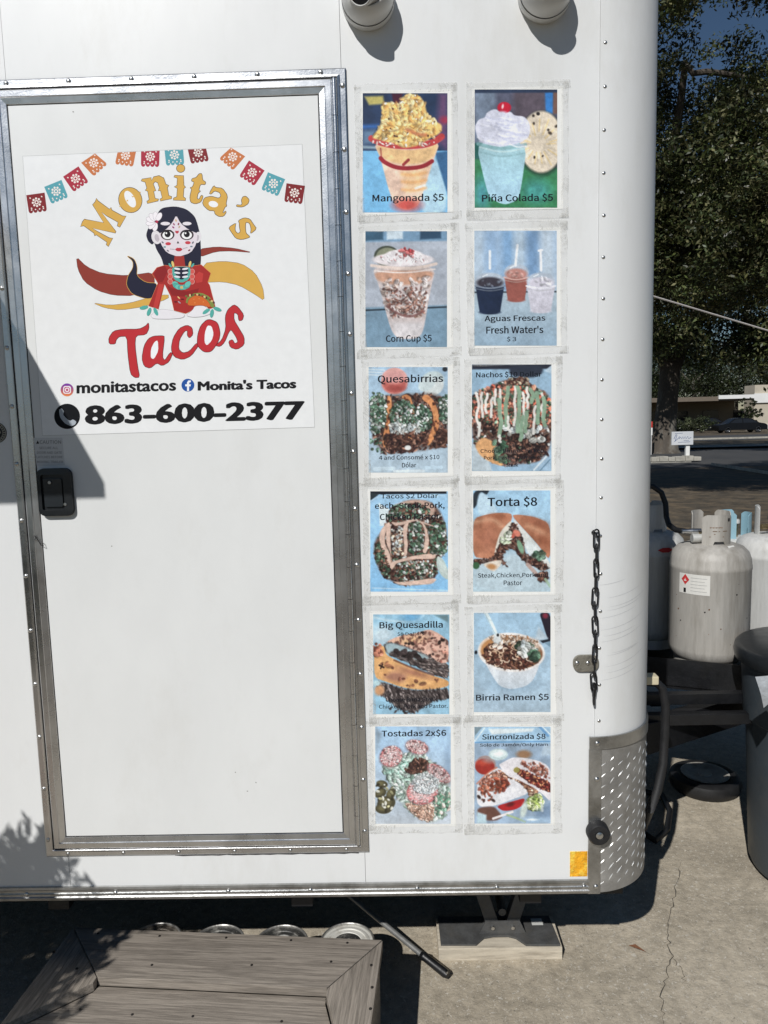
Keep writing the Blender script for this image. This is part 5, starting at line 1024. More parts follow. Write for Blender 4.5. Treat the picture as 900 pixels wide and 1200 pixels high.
for (x0_, x1_, y0_, y1_) in ((SX0+.01, SX0+.048, SY0+.01, SY1-.01), (SX1-.048, SX1-.01, SY0+.01, SY1-.01), (SX0+.05, SX1-.05, SY1-.05, SY1-.012), (SX0+.05, SX1-.05, SY0+.012, SY0+.05)):
    obj('frame_board', MB().box(x0_, x1_, y0_, y1_, 0, SZ-.048), WX, step)
obj('frame_board', MB().box(SX0+.01, SX1-.01, SY0-.14, SY0-.10, 0, SZ-.062), WX, step)
SCR = mat('screw_head', (.03, .026, .024), .5, .6)
sm_ = MB().lathe([(0, .0016), (.003, .0016), (.0038, .0006), (.0038, -.001)], n=8).mesh('screw', (0, 0, 0)); sm_.materials.append(SCR)
def screw(px, py, z):
    q = Gp(px, py, z); o = bpy.data.objects.new('screw', sm_); COL.objects.link(o); o.parent = step; o.location = Matrix.Rotation(-sang, 3, 'Z') @ (Vector((q.x, q.y, z))-wloc(step))
for px, py in ((115, 1094), (187, 1097), (265, 1099), (341, 1102), (407, 1105), (178, 1131), (295, 1131), (388, 1127), (63, 1116), (90, 1135), (435, 1131), (436, 1157), (434, 1182)): screw(px, py, SZ)
for px, py in ((166, 1156), (288, 1158), (383, 1171), (94, 1183), (155, 1189), (226, 1191), (330, 1197), (66, 1167), (388, 1195)): screw(px, py, SZ-.026)

# ---- row of big tins standing behind the step
TIN = mat('tin_rim', (.60, .59, .56), .4, .85, .25, 30, .1, 120, dirt=(.20, .16, .12), dscale=14, dlo=.5, dhi=.7)
TINW = mat('tin_lid_white', (.66, .65, .60), .5, .1, .12, 25, .05, 90, dirt=(.28, .25, .2), dscale=12)
TIND = mat('tin_lid_dark', (.05, .05, .048), .45, .3, .4, 25, .1, 90, dirt=(.35, .34, .31), dscale=20, dlo=.55, dhi=.7)
TINB = mat('tin_lid_burnt', (.14, .12, .10), .5, .5, .6, 18, .2, 90, dirt=(.45, .42, .36), dscale=14, dlo=.5, dhi=.62)
def tin(px, py, label, lid, centre, r=.079):
    h = .178; q = Gp(px, py, h); c = Vector((q.x, q.y-r, 0))
    t = thing('food_tin', label, 'tin', c, 'big tins lined up behind the step')
    prof = [(0, .002), (r-.004, .002), (r-.002, .004)]
    for k in range(12):
        z = .01+k*(h-.02)/12; prof += [(r-.0015, z), (r-.003, z+(h-.02)/24)]
    prof += [(r-.001, h-.006), (r+.001, h-.004), (r+.001, h), (r-.002, h+.0008), (r-.004, h-.001), (r-.0045, h-.005)]
    obj('body', MB().lathe(prof, c, n=36), TIN, t, smooth=True)
    ld = obj('lid', MB().lathe([(r-.0046, h-.005), (r-.012, h-.0055), (r-.014, h-.004), (r-.022, h-.004), (r-.024, h-.006), (r*.55, h-.006), (r*.53, h-.0075), (0, h-.0075)], c, n=36), lid, t, smooth=True)
    if centre: obj('lid_centre', MB().lathe([(r*.52, h-.0068), (r*.28, h-.0062), (r*.27, h-.005), (r*.2, h-.0048), (r*.19, h-.0062), (0, h-.006)], c, n=30), centre, ld, smooth=True)
tin(190, 1081, 'scorched open tin standing behind the step in trailer shade', TINB, None)
tin(262, 1083, 'tin with plain black lid standing behind the step', TIND, None)
tin(334, 1083.5, 'tin with black lid and pale ring standing behind the step', TIND, TINW)
tin(409, 1081, 'tin with white ringed lid and black centre at the step corner', TINW, TIND)

# ---- stabiliser jack on its board
zbd = .042
A1, A2, A3, A4 = Gp(511, 1076, zbd), Gp(646, 1074, zbd), Gp(659, 1110, zbd), Gp(514, 1112, zbd)
PINE = mat('pine_block', (.56, .50, .40), .75, 0, .2, 8, .15, 60, (1, 10, 10), dirt=(.24, .2, .15), dscale=5)
bc = (A1+A3)/2
x0_, x1_, y0_, y1_ = min(A4.x, A1.x+.0), A3.x, (A3.y+A4.y)/2, (A1.y+A2.y)/2
blk = obj('wood_block', MB().box(x0_, x1_, y0_, y1_, 0, zbd), PINE, loc=((x0_+x1_)/2, (y0_+y1_)/2, 0), bevel=.002)
tag(blk, 'pale sawn timber block on the concrete under the stabiliser jack', 'wood block')
jack = thing('stabiliser_jack', 'dark steel stabiliser jack with flat foot plate standing on timber block', 'trailer jack', ((x0_+x1_)/2, (y0_+y1_)/2+.01, zbd))
JM = mat('jack_steel', (.085, .086, .086), .6, .2, .3, 22, .15, 160, dirt=(.10, .095, .085), dscale=16)
W_ = x1_-x0_; D2 = y1_-y0_
pl = [(x0_+.006, y1_-.002), (x0_+.008, y0_+.012), (x0_+W_*.31, y0_+.010), (x0_+W_*.38, y0_+.04), (x0_+W_*.46, y0_+.048), (x0_+W_*.58, y0_+.048), (x0_+W_*.64, y0_+.038), (x0_+W_*.71, y0_+.006), (x1_-.006, y0_+.004), (x1_-.014, y1_-.004)]
fp = obj('foot_plate', MB().prism(pl, 'z', zbd+.0005, zbd+.007), JM, jack, bevel=.001)
jx = x0_+W_*.54; jy = y0_+D2*.55
obj('pivot_bracket', MB().prism([(jx-.075, zbd+.007), (jx+.075, zbd+.007), (jx+.055, zbd+.05), (jx-.055, zbd+.05)], 'y', jy-.025, jy-.019), JM, jack, bevel=.001)
obj('pivot_bracket', MB().prism([(jx-.06, zbd+.007), (jx+.06, zbd+.007), (jx+.045, zbd+.05), (jx-.045, zbd+.05)], 'y', jy+.019, jy+.025), JM, jack, bevel=.001)
for s_ in (-1, 1):
    obj('bolt', MB().lathe([(0, .006), (.006, .006), (.007, .004), (.007, 0)], (jx+s_*.032, jy-.025, zbd+.03), '-y', 8), STEEL, jack)
    a_ = Vector((jx+s_*.03, jy, zbd+.03)); b_ = Vector((jx+s_*.13, jy, Zb-.015)); dv = (b_-a_).normalized(); nv = Vector((dv.z, 0, -dv.x))
    pts = [a_-nv*.02, a_+nv*.02, b_+nv*.02, b_-nv*.02]
    obj('arm', MB().prism([(p.x, p.z) for p in pts], 'y', jy-.017, jy+.017), JM, jack, bevel=.002)
obj('screw_nut', MB().tube([(jx, jy-.016, zbd+.075), (jx, jy+.3, zbd+.075)], .013, 8), JM, jack)
sq_ = Gp(629, 1080, zbd+.008)
obj('paper_tag', MB().box(sq_.x-.018, sq_.x+.018, sq_.y-.016, sq_.y+.016, zbd+.0074, zbd+.008), flat('tag_white', (.6, .6, .57)), jack)

# ---- crank rod lying from under the trailer
r0, r1, r2 = Gp(398, 1040, .10), Gp(497, 1121, .035), Gp(525, 1143, .022)
rod = thing('crank_rod', 'grey metal rod with black socket end lying on the concrete', 'rod', (r1.x, r1.y, 0))
obj('rod', MB().tube([r0, r0.lerp(r1, .5), r1], .0085, 10), mat('rod_grey', (.36, .36, .35), .4, .6, .2, 30), rod, smooth=True)
dr = (r2-r1).normalized()
obj('socket', MB().tube([r1-dr*.012, r1, r1+dr*.004, r2-dr*.01, r2], [.0095, .014, .012, .0135, .010], 10), BLACK, rod, smooth=True)
sd_ = obj('socket_bolt', MB().lathe([(0, .006), (.004, .006), (.005, .003), (.005, 0)], (r2.x-.004, r2.y, r2.z+.008), 'z', 8), STEEL, rod)

# ---- tongue: A-frame beams, cross pieces and tank tray (parts of the trailer)
TX = 2.75; TYc = YB/2
zt0 = .30
def beam(ya, yb, xa, xb, z0, z1, wd, name='tongue_beam'):
    d = Vector((xb-xa, yb-ya, 0)).normalized(); nn = Vector((-d.y, d.x, 0))*wd/2
    P = [(xa+nn.x, ya+nn.y), (xa-nn.x, ya-nn.y), (xb-nn.x, yb-nn.y), (xb+nn.x, yb+nn.y)]
    return obj(name, MB().prism(P, 'z', z0, z1), BLACK, trailer, bevel=.004)
pA = Yp(784, 858, .60); pB = Gp(870, 832, pA.z)
beam(.54, .54+.85*.56, XF-.1, XF+.75, pA.z-.115, pA.z, .055)
beam(.54+.85*.56, 1.12, XF+.72, TX, pA.z-.113, pA.z-.002, .055)
beam(YB-.36, YB-.36-(TX-XF+.1)*.40, XF-.1, TX, pA.z-.115, pA.z, .055)
TZ = Yp(831, 781, .96).z-.04
tkx = Yp(831, 700, 1.115).x
trz = TZ-.004
for y in (.80, 1.12, 1.50): obj('tray_rail', MB().box(XF+.001, 2.25, y-.018, y+.018, trz-.04, trz), BLACK, trailer, bevel=.002)
for x in (XF+.25, XF+.9, 2.2):
    obj('tray_rail', MB().box(x-.02, x+.02, .78, 1.9, trz-.044, trz-.041), BLACK, trailer)
    for y in (.98, 1.62): obj('tray_post', MB().box(x-.02, x+.02, y-.02, y+.02, pA.z-.08, trz-.045), BLACK, trailer)
obj('cross_beam', MB().box(XF+.0, 1.9, .70, .735, trz-.085, trz-.045), BLACK, trailer, bevel=.002)
lipA, lipB = (XF+.02, .93+.40*(tkx-XF-.02)), (2.1, .93-.40*(2.1-tkx))
obj('tray_lip', MB().prism([lipA, lipB, (lipB[0], lipB[1]+.006), (lipA[0], lipA[1]+.006)], 'z', trz-.06, TZ+.058), BLACK, trailer)
obj('tray_floor', MB().prism([lipA, lipB, (2.1, 1.95), (lipA[0], 1.95)], 'z', trz-.052, trz-.046), BLACK, trailer)

# ---- propane cylinders
def tank_paint(name, col, dirt, dlo=.5):
    m = mat(name, col, .5, 0, .10, 9, .12, 40, (6, 6, .7), dirt=dirt, dscale=1.4, dlo=dlo, dhi=dlo+.3)
    return m
TGREY = tank_paint('tank_grey', (.43, .41, .375), (.18, .16, .13), .45); TWHITE = tank_paint('tank_white', (.58, .58, .56), (.36, .34, .30), .5); TBLUE = mat('tank_blue', (.25, .42, .50), .5, 0, .08, 9)
RUST = mat('rust', (.19, .10, .05), .9, 0, .5, 60, .2, 90)
def tank(x, y, z, label, m, R=.155, H=.645, gap=0.0, blue=None):
    t = thing('propane_tank', label, 'gas cylinder', (x, y, z), 'propane tanks on the trailer tongue')
    hb = H-.135; c = Vector((x, y, z))
    prof = [(0, .03), (R*.55, .03), (R*.8, .034), (R*.95, .055), (R, .085)]
    prof += [(R, hb-.105), (R*1.012, hb-.1), (R*1.012, hb-.088), (R, hb-.083), (R*.985, hb-.06), (R*.93, hb-.035), (R*.80, hb-.014), (R*.6, hb-.003), (R*.3, hb), (0, hb)]
    obj('shell', MB().lathe(prof, c, n=48), m, t, smooth=True)
    obj('foot_ring', MB().lathe([(R*.82, .05), (R*.82, 0), (R*.85, 0), (R*.85, .05)], c, n=36), m, t, smooth=True)
    cm = blue or m; r2_ = .075
    for a0_, a1_, hh in ((-2.42+gap, -.62+gap, .118), (-.15+gap, 1.0+gap, .125), (1.6+gap, 3.05+gap, .125)):
        b = MB(); n = 14; k = 0; 
        for j in range(n+1):
            a_ = a0_+(a1_-a0_)*j/n; edge = min(j, n-j)/n; top = hb+hh-(.012 if edge < .04 else (.004 if edge < .1 else 0)); lo = hb-.012 if (j < 5 or j > n-5) else hb+.012
            for rr_ in (r2_, r2_-.0035):
                b.v += [tuple(c+Vector((rr_*math.cos(a_), rr_*math.sin(a_), lo))), tuple(c+Vector((rr_*math.cos(a_), rr_*math.sin(a_), top)))]
        for j in range(n):
            o = 4*j; b.f += [(o, o+4, o+5, o+1), (o+2, o+3, o+7, o+6), (o+1, o+5, o+7, o+3), (o, o+2, o+6, o+4)]
        b.f += [(0, 1, 3, 2), (4*n, 4*n+2, 4*n+3, 4*n+1)]
        cl = obj('collar', b, cm, t, smooth=True)
        if a0_ < -1.5:
            for aa, zz, rr_ in ((-.95+gap, .098, .0075),):
                p_ = c+Vector(((r2_+.0006)*math.cos(aa), (r2_+.0006)*math.sin(aa), hb+zz)); nn_ = Vector((math.cos(aa), math.sin(aa), 0)); tt_ = Vector((-math.sin(aa), math.cos(aa), 0))
                obj('collar_hole', MB().poly([p_+tt_*(rr_*math.cos(u))+Vector((0, 0, rr_*math.sin(u))) for u in [2*math.pi*i/12 for i in range(12)]]), DARK, cl, fix=False)
    v = obj('valve', MB().tube([c+Vector((0, 0, hb-.002)), c+Vector((0, 0, hb+.06))], .016, 10), mat('brass', (.45, .36, .2), .4, .9) if 'brass' not in MATS else MATS['brass'], t, smooth=True)
    obj('valve_handle', MB().lathe([(0, hb+.085), (.02, hb+.085), (.024, hb+.078), (.024, hb+.066), (.012, hb+.06)], c, n=14), PLAS if not blue else TWHITE, v, smooth=True)
    obj('valve_outlet', MB().tube([c+Vector((-.012, -.005, hb+.035)), c+Vector((-.06, -.02, hb+.035))], .0125, 10), MATS['brass'], v, smooth=True)
    return t, hb
DIA = flat('hazard_red', (.55, .05, .05)); PAPL = flat('tank_label', (.70, .69, .65))
tk = Yp(831, 700, 1.115); 
main_t, hb = tank(tk.x, 1.115, TZ, 'stained pale grey propane tank beside the trailer corner in full sun', TGREY)
# curved label, hazard diamond and stickers on the shell
def on_tank(name, c, R, a0, a1, z0, z1, m, par, n=8, lift=.0008, poly=None):
    b = MB()
    if poly:
        for u, v_ in poly: a_ = a0+(a1-a0)*u; b.v.append((c[0]+(R+lift)*math.cos(a_), c[1]+(R+lift)*math.sin(a_), z0+(z1-z0)*v_))
        b.f = [tuple(range(len(poly)))]
    else:
        for j in range(n+1):
            a_ = a0+(a1-a0)*j/n; b.v += [(c[0]+(R+lift)*math.cos(a_), c[1]+(R+lift)*math.sin(a_), z0), (c[0]+(R+lift)*math.cos(a_), c[1]+(R+lift)*math.sin(a_), z1)]
        b.f = [(2*j, 2*j+2, 2*j+3, 2*j+1) for j in range(n)]
    return obj(name, b, m, par, fix=False)
cT = (tk.x, 1.115); zL = Yp(797, 690, .97)
lb = on_tank('paper_label', cT, .155, math.radians(-158), math.radians(-112), TZ+hb-.19, TZ+hb-.11, PAPL, main_t)
on_tank('hazard_diamond', cT, .155, math.radians(-154), math.radians(-141), TZ+hb-.155, TZ+hb-.112, DIA, lb, lift=.0014, poly=[(.5, 0), (1, .5), (.5, 1), (0, .5)])
on_tank('diamond_print', cT, .155, math.radians(-150), math.radians(-145), TZ+hb-.141, TZ+hb-.127, flat('ink_offwhite', (.8, .78, .75)), lb, lift=.002, poly=[(.1, .1), (.9, .1), (.9, .35), (.65, .4), (.5, 1), (.35, .4), (.1, .35)])
on_tank('label_print', cT, .155, math.radians(-150), math.radians(-146), TZ+hb-.186, TZ+hb-.168, INK, lb, lift=.0014)
for i in range(5): on_tank('label_print', cT, .155, math.radians(-139), math.radians(-116-3*(i % 2)), TZ+hb-.125-i*.013, TZ+hb-.1235-i*.013, flat('ink_grey', (.4, .4, .39)), lb, lift=.0014)
stk_ = MB()
for u, v_ in ((-1.32, .121), (-.98, .118), (-.96, .098), (-1.34, .103)):
    rr_ = v_+.0; stk_.v.append((cT[0]+rr_*math.cos(u), cT[1]+rr_*math.sin(u), TZ+hb-.0095-(.135-.121 if rr_ > .11 else 0)+ (.0075 if rr_ < .11 else .004)))
stk_.f = [(0, 1, 2, 3)]; obj('shoulder_sticker', stk_, PAPL, main_t, fix=False)
rnd = random.Random(5)
for i in range(26):
    a_ = math.radians(rnd.uniform(-165, -20)); z_ = TZ+rnd.uniform(.12, hb-.12); s_ = rnd.uniform(.004, .016)
    on_tank('rust_chip', cT, .155, a_, a_+s_*3.2, z_, z_+s_*.55, RUST if i % 3 else INK, main_t, n=2, lift=.0004, poly=[(0, .3), (.3, 0), (.7, .1), (1, .5), (.8, .9), (.4, 1), (.1, .8)])
cz = TZ+hb
for i in range(9): on_tank('collar_print', cT, .0752, math.radians(-116+i*4.2), math.radians(-113.4+i*4.2), cz+.066+.001*(i % 2), cz+.0705, RUST, main_t, n=1, lift=.0005)
for i in range(4): on_tank('collar_stain', cT, .0752, math.radians(-118+i*13), math.radians(-112+i*13), cz+.03+.011*(i % 3), cz+.033+.011*(i % 3), RUST, main_t, n=2, lift=.0005, poly=[(0, .4), (.3, 0), (.8, .2), (1, .6), (.5, 1)])
on_tank('collar_print', cT, .0752, math.radians(-108), math.radians(-95), cz+.052, cz+.0555, flat('ink_brown', (.2, .15, .11)), main_t, n=3, lift=.0005)
on_tank('collar_print', cT, .0752, math.radians(-78), math.radians(-62), cz+.052, cz+.0555, flat('ink_brown', (.2, .15, .11)), main_t, n=3, lift=.0005)
tr_ = Yp(903, 700, 1.42); tank(tr_.x, 1.42, TZ-.02, 'white propane tank beside the stained grey one, near the bin', TWHITE, gap=.35)
tl_ = Yp(757, 700, 1.42); tl_t, _ = tank(tl_.x, 1.40, TZ+.012, 'white propane tank in the trailer shade with a hose attached', TWHITE, gap=.2)
on_tank('hazard_print', (tl_.x, 1.40), .155, math.radians(-95), math.radians(-70), TZ+.012+hb-.075, TZ+.012+hb-.055, DIA, tl_t, lift=.004, poly=[(0, .5), (.3, 0), (.7, 0), (1, .5), (.7, 1), (.3, 1)])
tb_ = Yp(861, 610, 1.74); tank(tb_.x, 1.74, Yp(861, 596, 1.74).z-.645-.002, 'propane tank with pale blue collar standing behind the grey one', TWHITE, gap=1.35, blue=TBLUE)
obj('tank_stand', MB().box(tb_.x-.16, tb_.x+.16, 1.58, 1.9, trz-.05, Yp(861, 596, 1.74).z-.649), BLACK, trailer)
# gas hose and regulator between the tanks
hp = [Yp(752, 569, 1.3), Yp(765, 570, 1.3), Yp(775, 577, 1.3), Yp(780, 590, 1.3), Yp(781, 606, 1.28), Yp(784, 615, 1.2), Yp(792, 621, 1.15), Yp(803, 622.5, 1.10)]
hose = thing('gas_hose', 'black rubber gas hose looping between propane tanks', 'hose', (hp[-1].x, 1.2, hp[-1].z))
obj('hose', MB().tube(hp, .0115, 10), RUB, hose, smooth=True)
obj('fitting', MB().tube([Yp(799, 622.5, 1.10), Yp(806, 622.5, 1.1), Yp(810, 622.5, 1.1), Yp(821, 622.5, 1.1)], [.009, .009, .012, .012], 10), STEEL, hose, smooth=True)
rgp = Yp(816, 627, 1.09)
obj('regulator', MB().tube([rgp+Vector((-.018, 0, -.012)), rgp+Vector((.022, 0, -.012))], [.018, .018], 14), mat('regulator_zinc', (.6, .6, .57), .5, .4), hose, smooth=True)
ya, yb = Yp(797, 637.5, 1.62), Yp(930, 636.5, 1.62)
tag(obj('gas_line', MB().tube([ya-Vector((.25, 0, 0)), ya, yb, yb+Vector((.3, 0, 0))], .005, 8), mat('yellow_line', (.75, .58, .16), .45), loc=(ya.x, 1.62, ya.z)), 'thin yellow gas line running behind the propane tanks', 'gas line')

# ---- power lead and connector at the front corner
lead = thing('power_lead', 'thick black cable with beige plug hanging at the trailer front corner', 'cable', (XF+.06, .35, 0))
lp = [Yp(752, 795, .36), Yp(766, 797, .36), Yp(776, 806, .36), Yp(780, 825, .36), Yp(779, 860, .36), Yp(777, 895, .35), Yp(771, 925, .33), Yp(762, 948, .31), Gp(752, 975, .012)]
obj('cable', MB().tube(lp, .0135, 10), RUB, lead, smooth=True)
q = Yp(762, 796, .32)
obj('plug', MB().box(q.x-.025, q.x+.02, q.y-.018, q.y+.02, q.z-.012, q.z+.014), mat('beige_plastic', (.62, .55, .38), .5), lead, bevel=.004)
gl = [Gp(752, 975, .014), Gp(768, 985, .014), Gp(782, 972, .014), Gp(785, 950, .014), Gp(776, 932, .014), Gp(756, 928, .014)]
obj('cable', MB().tube(gl, .0125, 10), RUB, lead, smooth=True)

# ---- round pad under the tongue
w0 = Gp(826, 910, .05)
pad_t = thing('spare_tyre', 'small tyre with pale rim lying flat under the trailer tongue', 'tyre', (w0.x, w0.y, 0))
obj('tyre', MB().lathe([(.09, .02), (.10, .004), (.14, 0), (.15, .012), (.156, .035), (.148, .06), (.13, .068), (.105, .066), (.092, .056), (.09, .02)], (w0.x, w0.y, 0), n=36), RUB, pad_t, smooth=True)
obj('rim', MB().lathe([(.092, .060), (.104, .070), (.092, .072), (.07, .062), (.03, .063), (.028, .068), (0, .069)], (w0.x, w0.y, 0), n=36), mat('rim_pale', (.6, .58, .53), .5, .2, .2, 30, dirt=(.3, .26, .2), dscale=10), pad_t, smooth=True)

# ---- bin
bl_ = Gp(878, 1036, 0)
bcy = Gp(905, 1054).y+.15; bcx = 1.0
def left_px(cx, r, z): return min(proj((cx+r*math.cos(t), bcy+r*math.sin(t), z))[0] for t in [2*math.pi*i/48 for i in range(48)])
while left_px(bcx, .228, .04) < 877.5: bcx += .002
BINM = mat('bin_grey', (.050, .063, .075), .48, 0, .08, 14, .04, 60, dirt=(.075, .078, .078), dscale=4)
binT = thing('rubbish_bin', 'tall round slate grey plastic bin with black lid standing on concrete', 'bin', (bcx, bcy, 0))
bh = Yp(880, 790, bcy-.2).z; bm_ = Yp(875, 872, bcy-.2).z
obj('body', MB().lathe([(0, .012), (.20, .012), (.222, .02), (.232, .045), (.245, bm_*.55), (.256, bm_-.02), (.258, bm_-.006), (.266, bm_), (.268, bm_+.012), (.277, bh-.03), (.28, bh), (.272, bh), (.262, bm_+.02)], (bcx, bcy, 0), n=56), BINM, binT, smooth=True)
ld = obj('lid', MB().lathe([(.283, bh-.035), (.300, bh-.03), (.304, bh-.01), (.300, bh+.012), (.292, bh+.02), (.28, bh+.024), (.16, bh+.032), (.06, bh+.036), (0, bh+.036)], (bcx, bcy, 0), n=56), PLAS, binT, smooth=True)
hq = math.radians(222)
hx_, hy_ = math.cos(hq), math.sin(hq)
q = Yp(893, 806, bcy-.28)
obj('handle', MB().tube([(bcx+.265*math.cos(hq-.16), bcy+.265*math.sin(hq-.16), bh-.04), (bcx+.32*math.cos(hq-.12), bcy+.32*math.sin(hq-.12), bh-.06), (bcx+.32*math.cos(hq+.12), bcy+.32*math.sin(hq+.12), bh-.06), (bcx+.265*math.cos(hq+.16), bcy+.265*math.sin(hq+.16), bh-.04)], .014, 10), BINM, binT, smooth=True)
bagp = [(878, 0)]
bg_ = MB(); bq_ = Yp(896, 800, bcy-.295)
bg_.add([(bq_.x-.03, bq_.y, bq_.z+.02), (bq_.x+.02, bq_.y-.012, bq_.z+.028), (bq_.x+.04, bq_.y-.016, bq_.z-.02), (bq_.x+.018, bq_.y-.02, bq_.z-.05), (bq_.x-.004, bq_.y-.008, bq_.z-.08), (bq_.x-.018, bq_.y-.014, bq_.z-.03)], [(0, 1, 5), (1, 2, 3, 5), (5, 3, 4)])
obj('bag_corner', bg_, mat('bag_plastic', (.35, .37, .39), .3, 0, .2, 30, .4, 40), binT, fix=False)

# ---- dead leaf and yellow paint fleck on the slab
q = Gp(748, 1112, .006)
tag(obj('dead_leaf', MB().add([(q.x-.025, q.y+.02, .003), (q.x-.006, q.y+.012, .014), (q.x+.022, q.y-.012, .004), (q.x-.008, q.y-.004, .012)], [(0, 1, 3), (1, 2, 3)]), mat('leaf_brown', (.22, .10, .05), .7, 0, .3, 60), loc=(q.x, q.y, 0)), 'single curled brown dead leaf lying on the concrete', 'leaf')
# grit scattered over the slab: too small to count
gr = MB(); rnd = random.Random(8)
for i in range(1500):
    x, y = rnd.uniform(-.3, 2.6), rnd.uniform(-.35, 2.2); s_ = rnd.uniform(.0012, .0042); a_ = rnd.uniform(0, 6.3)
    gr.add([(x+s_*math.cos(a_), y+s_*math.sin(a_), -.0005), (x+s_*math.cos(a_+2.1), y+s_*math.sin(a_+2.1), -.0005), (x+s_*math.cos(a_+4.2), y+s_*math.sin(a_+4.2), -.0005), (x, y, s_*.7)], [(0, 1, 3), (1, 2, 3), (2, 0, 3)])
go = obj('grit', gr, mat('grit_stone', (.36, .32, .26), .9, 0, .5, 300), fix=False); go['kind'] = 'stuff'; go['label'] = 'fine shell grit scattered over the concrete'; go['category'] = 'grit'
# ================================================================== TREES, STREET AND BUILDINGS BEYOND
def leaf_mat(name):
    m, t, b = _nodes(name); a = t.nodes.new('ShaderNodeVertexColor'); a.layer_name = 'leaf'; t.links.new(a.outputs[0], b.inputs['Base Color'])
    b.inputs['Roughness'].default_value = .42; b.inputs['Specular IOR Level'].default_value = .45
    tr = t.nodes.new('ShaderNodeBsdfTranslucent'); t.links.new(a.outputs[0], tr.inputs[0]); mx = t.nodes.new('ShaderNodeMixShader'); mx.inputs[0].default_value = .30
    t.links.new(b.outputs[0], mx.inputs[1]); t.links.new(tr.outputs[0], mx.inputs[2]); t.links.new(mx.outputs[0], t.nodes['Material Output'].inputs[0])
    return m
LEAF = leaf_mat('leaf'); BARK = mat('oak_bark', (.085, .07, .055), .9, 0, .4, 3, .8, 9, (1, 1, .3), dirt=(.20, .19, .165), dscale=1.2, dlo=.5, dhi=.65)
def leaves_mesh(cent, per, spread, size, pal, seed, flat_z=.7):
    r = np.random.default_rng(seed); n = len(cent)*per
    c = np.repeat(np.asarray(cent, float), per, 0)
    d = r.normal(0, 1, (n, 3)); d /= np.linalg.norm(d, axis=1)[:, None]; rad = spread*r.random((n, 1))**.45; off = d*rad; off[:, 2] *= flat_z
    p = c+off; L = size*r.uniform(.6, 1.25, (n, 1))
    u = r.normal(0, 1, (n, 3)); u /= np.linalg.norm(u, axis=1)[:, None]
    nrm = d*.6+r.normal(0, .6, (n, 3))+np.array([0, 0, .5]); v = np.cross(nrm, u); v /= np.linalg.norm(v, axis=1)[:, None]+1e-9
    u = np.cross(v, nrm); u /= np.linalg.norm(u, axis=1)[:, None]+1e-9
    q = np.stack([p-u*L*.5, p+v*L*.2, p+u*L*.5, p-v*L*.2], 1).reshape(-1, 3)
    me = bpy.data.meshes.new('crown'); me.vertices.add(4*n); me.vertices.foreach_set('co', q.ravel())
    me.loops.add(4*n); me.loops.foreach_set('vertex_index', np.arange(4*n, dtype=np.int32)); me.polygons.add(n)
    me.polygons.foreach_set('loop_start', np.arange(0, 4*n, 4, dtype=np.int32)); me.update(calc_edges=True)
    pal = np.array(pal); k = r.integers(len(pal), size=n); col = pal[k]*r.uniform(.7, 1.3, (n, 1))*np.repeat(r.uniform(.25, 1.75, (len(cent), 1)), per, 0); col = np.concatenate([col, np.ones((n, 1))], 1)  # random tone per clump; the darkest clumps stand in for deep shade
    at = me.color_attributes.new('leaf', 'FLOAT_COLOR', 'POINT'); at.data.foreach_set('color', np.repeat(col, 4, 0).ravel().astype(np.float32))
    return me
OAK = [(.058, .075, .024), (.078, .094, .031), (.045, .062, .026), (.105, .105, .044), (.064, .080, .033), (.14, .135, .065)]
def tree(name, label, base, trunk, limbs, blobs, per, spread, size, seed, ncl, pal=OAK, group=None, gaps=()):
    """trunk: list of (pt, r); limbs: list of polylines [(pt, r)...]; blobs: crown ellipsoids (centre, radii, share)"""
    t = thing(name, label, 'tree', base, group)
    b = MB().tube([p for p, r in trunk], [r for p, r in trunk], 14); tk_ = obj('trunk', b, BARK, t, smooth=True)
    rn = random.Random(seed)
    for L_ in limbs:
        obj('limb', MB().tube([p for p, r in L_], [r for p, r in L_], 9), BARK, t, smooth=True)
    cs_ = []; tot = sum(s for _, _, s in blobs); tw = MB()
    for c, R, s in blobs:
        k = 0; want = int(ncl*s/tot)
        while k < want:
            d = Vector((rn.gauss(0, 1), rn.gauss(0, 1), rn.gauss(0, 1))).normalized()*(rn.random()**.38)
            p = Vector((c[0]+d.x*R[0], c[1]+d.y*R[1], c[2]+d.z*R[2])); k += 1
            if any((p.x-g[0])**2+(p.y-g[1])**2+(p.z-g[2])**2 < g[3]**2 for g in gaps): continue
            cs_.append(p)
            if not gaps and rn.random() < .10:
                q = Vector(c)+(p-Vector(c))*.45; tw.tube([q, q.lerp(p, .5)+Vector((rn.uniform(-.2, .2), rn.uniform(-.2, .2), rn.uniform(-.1, .2))), p], [.03*spread, .02*spread, .008*spread], 4)
    if tw.v: obj('twigs', tw, BARK, t, fix=False)['kind'] = 'stuff'
    me = leaves_mesh([tuple(p-Vector(base)) for p in cs_], per, spread, size, pal, seed)
    obj('crown', me, LEAF, t)
    return t
V3 = Vector
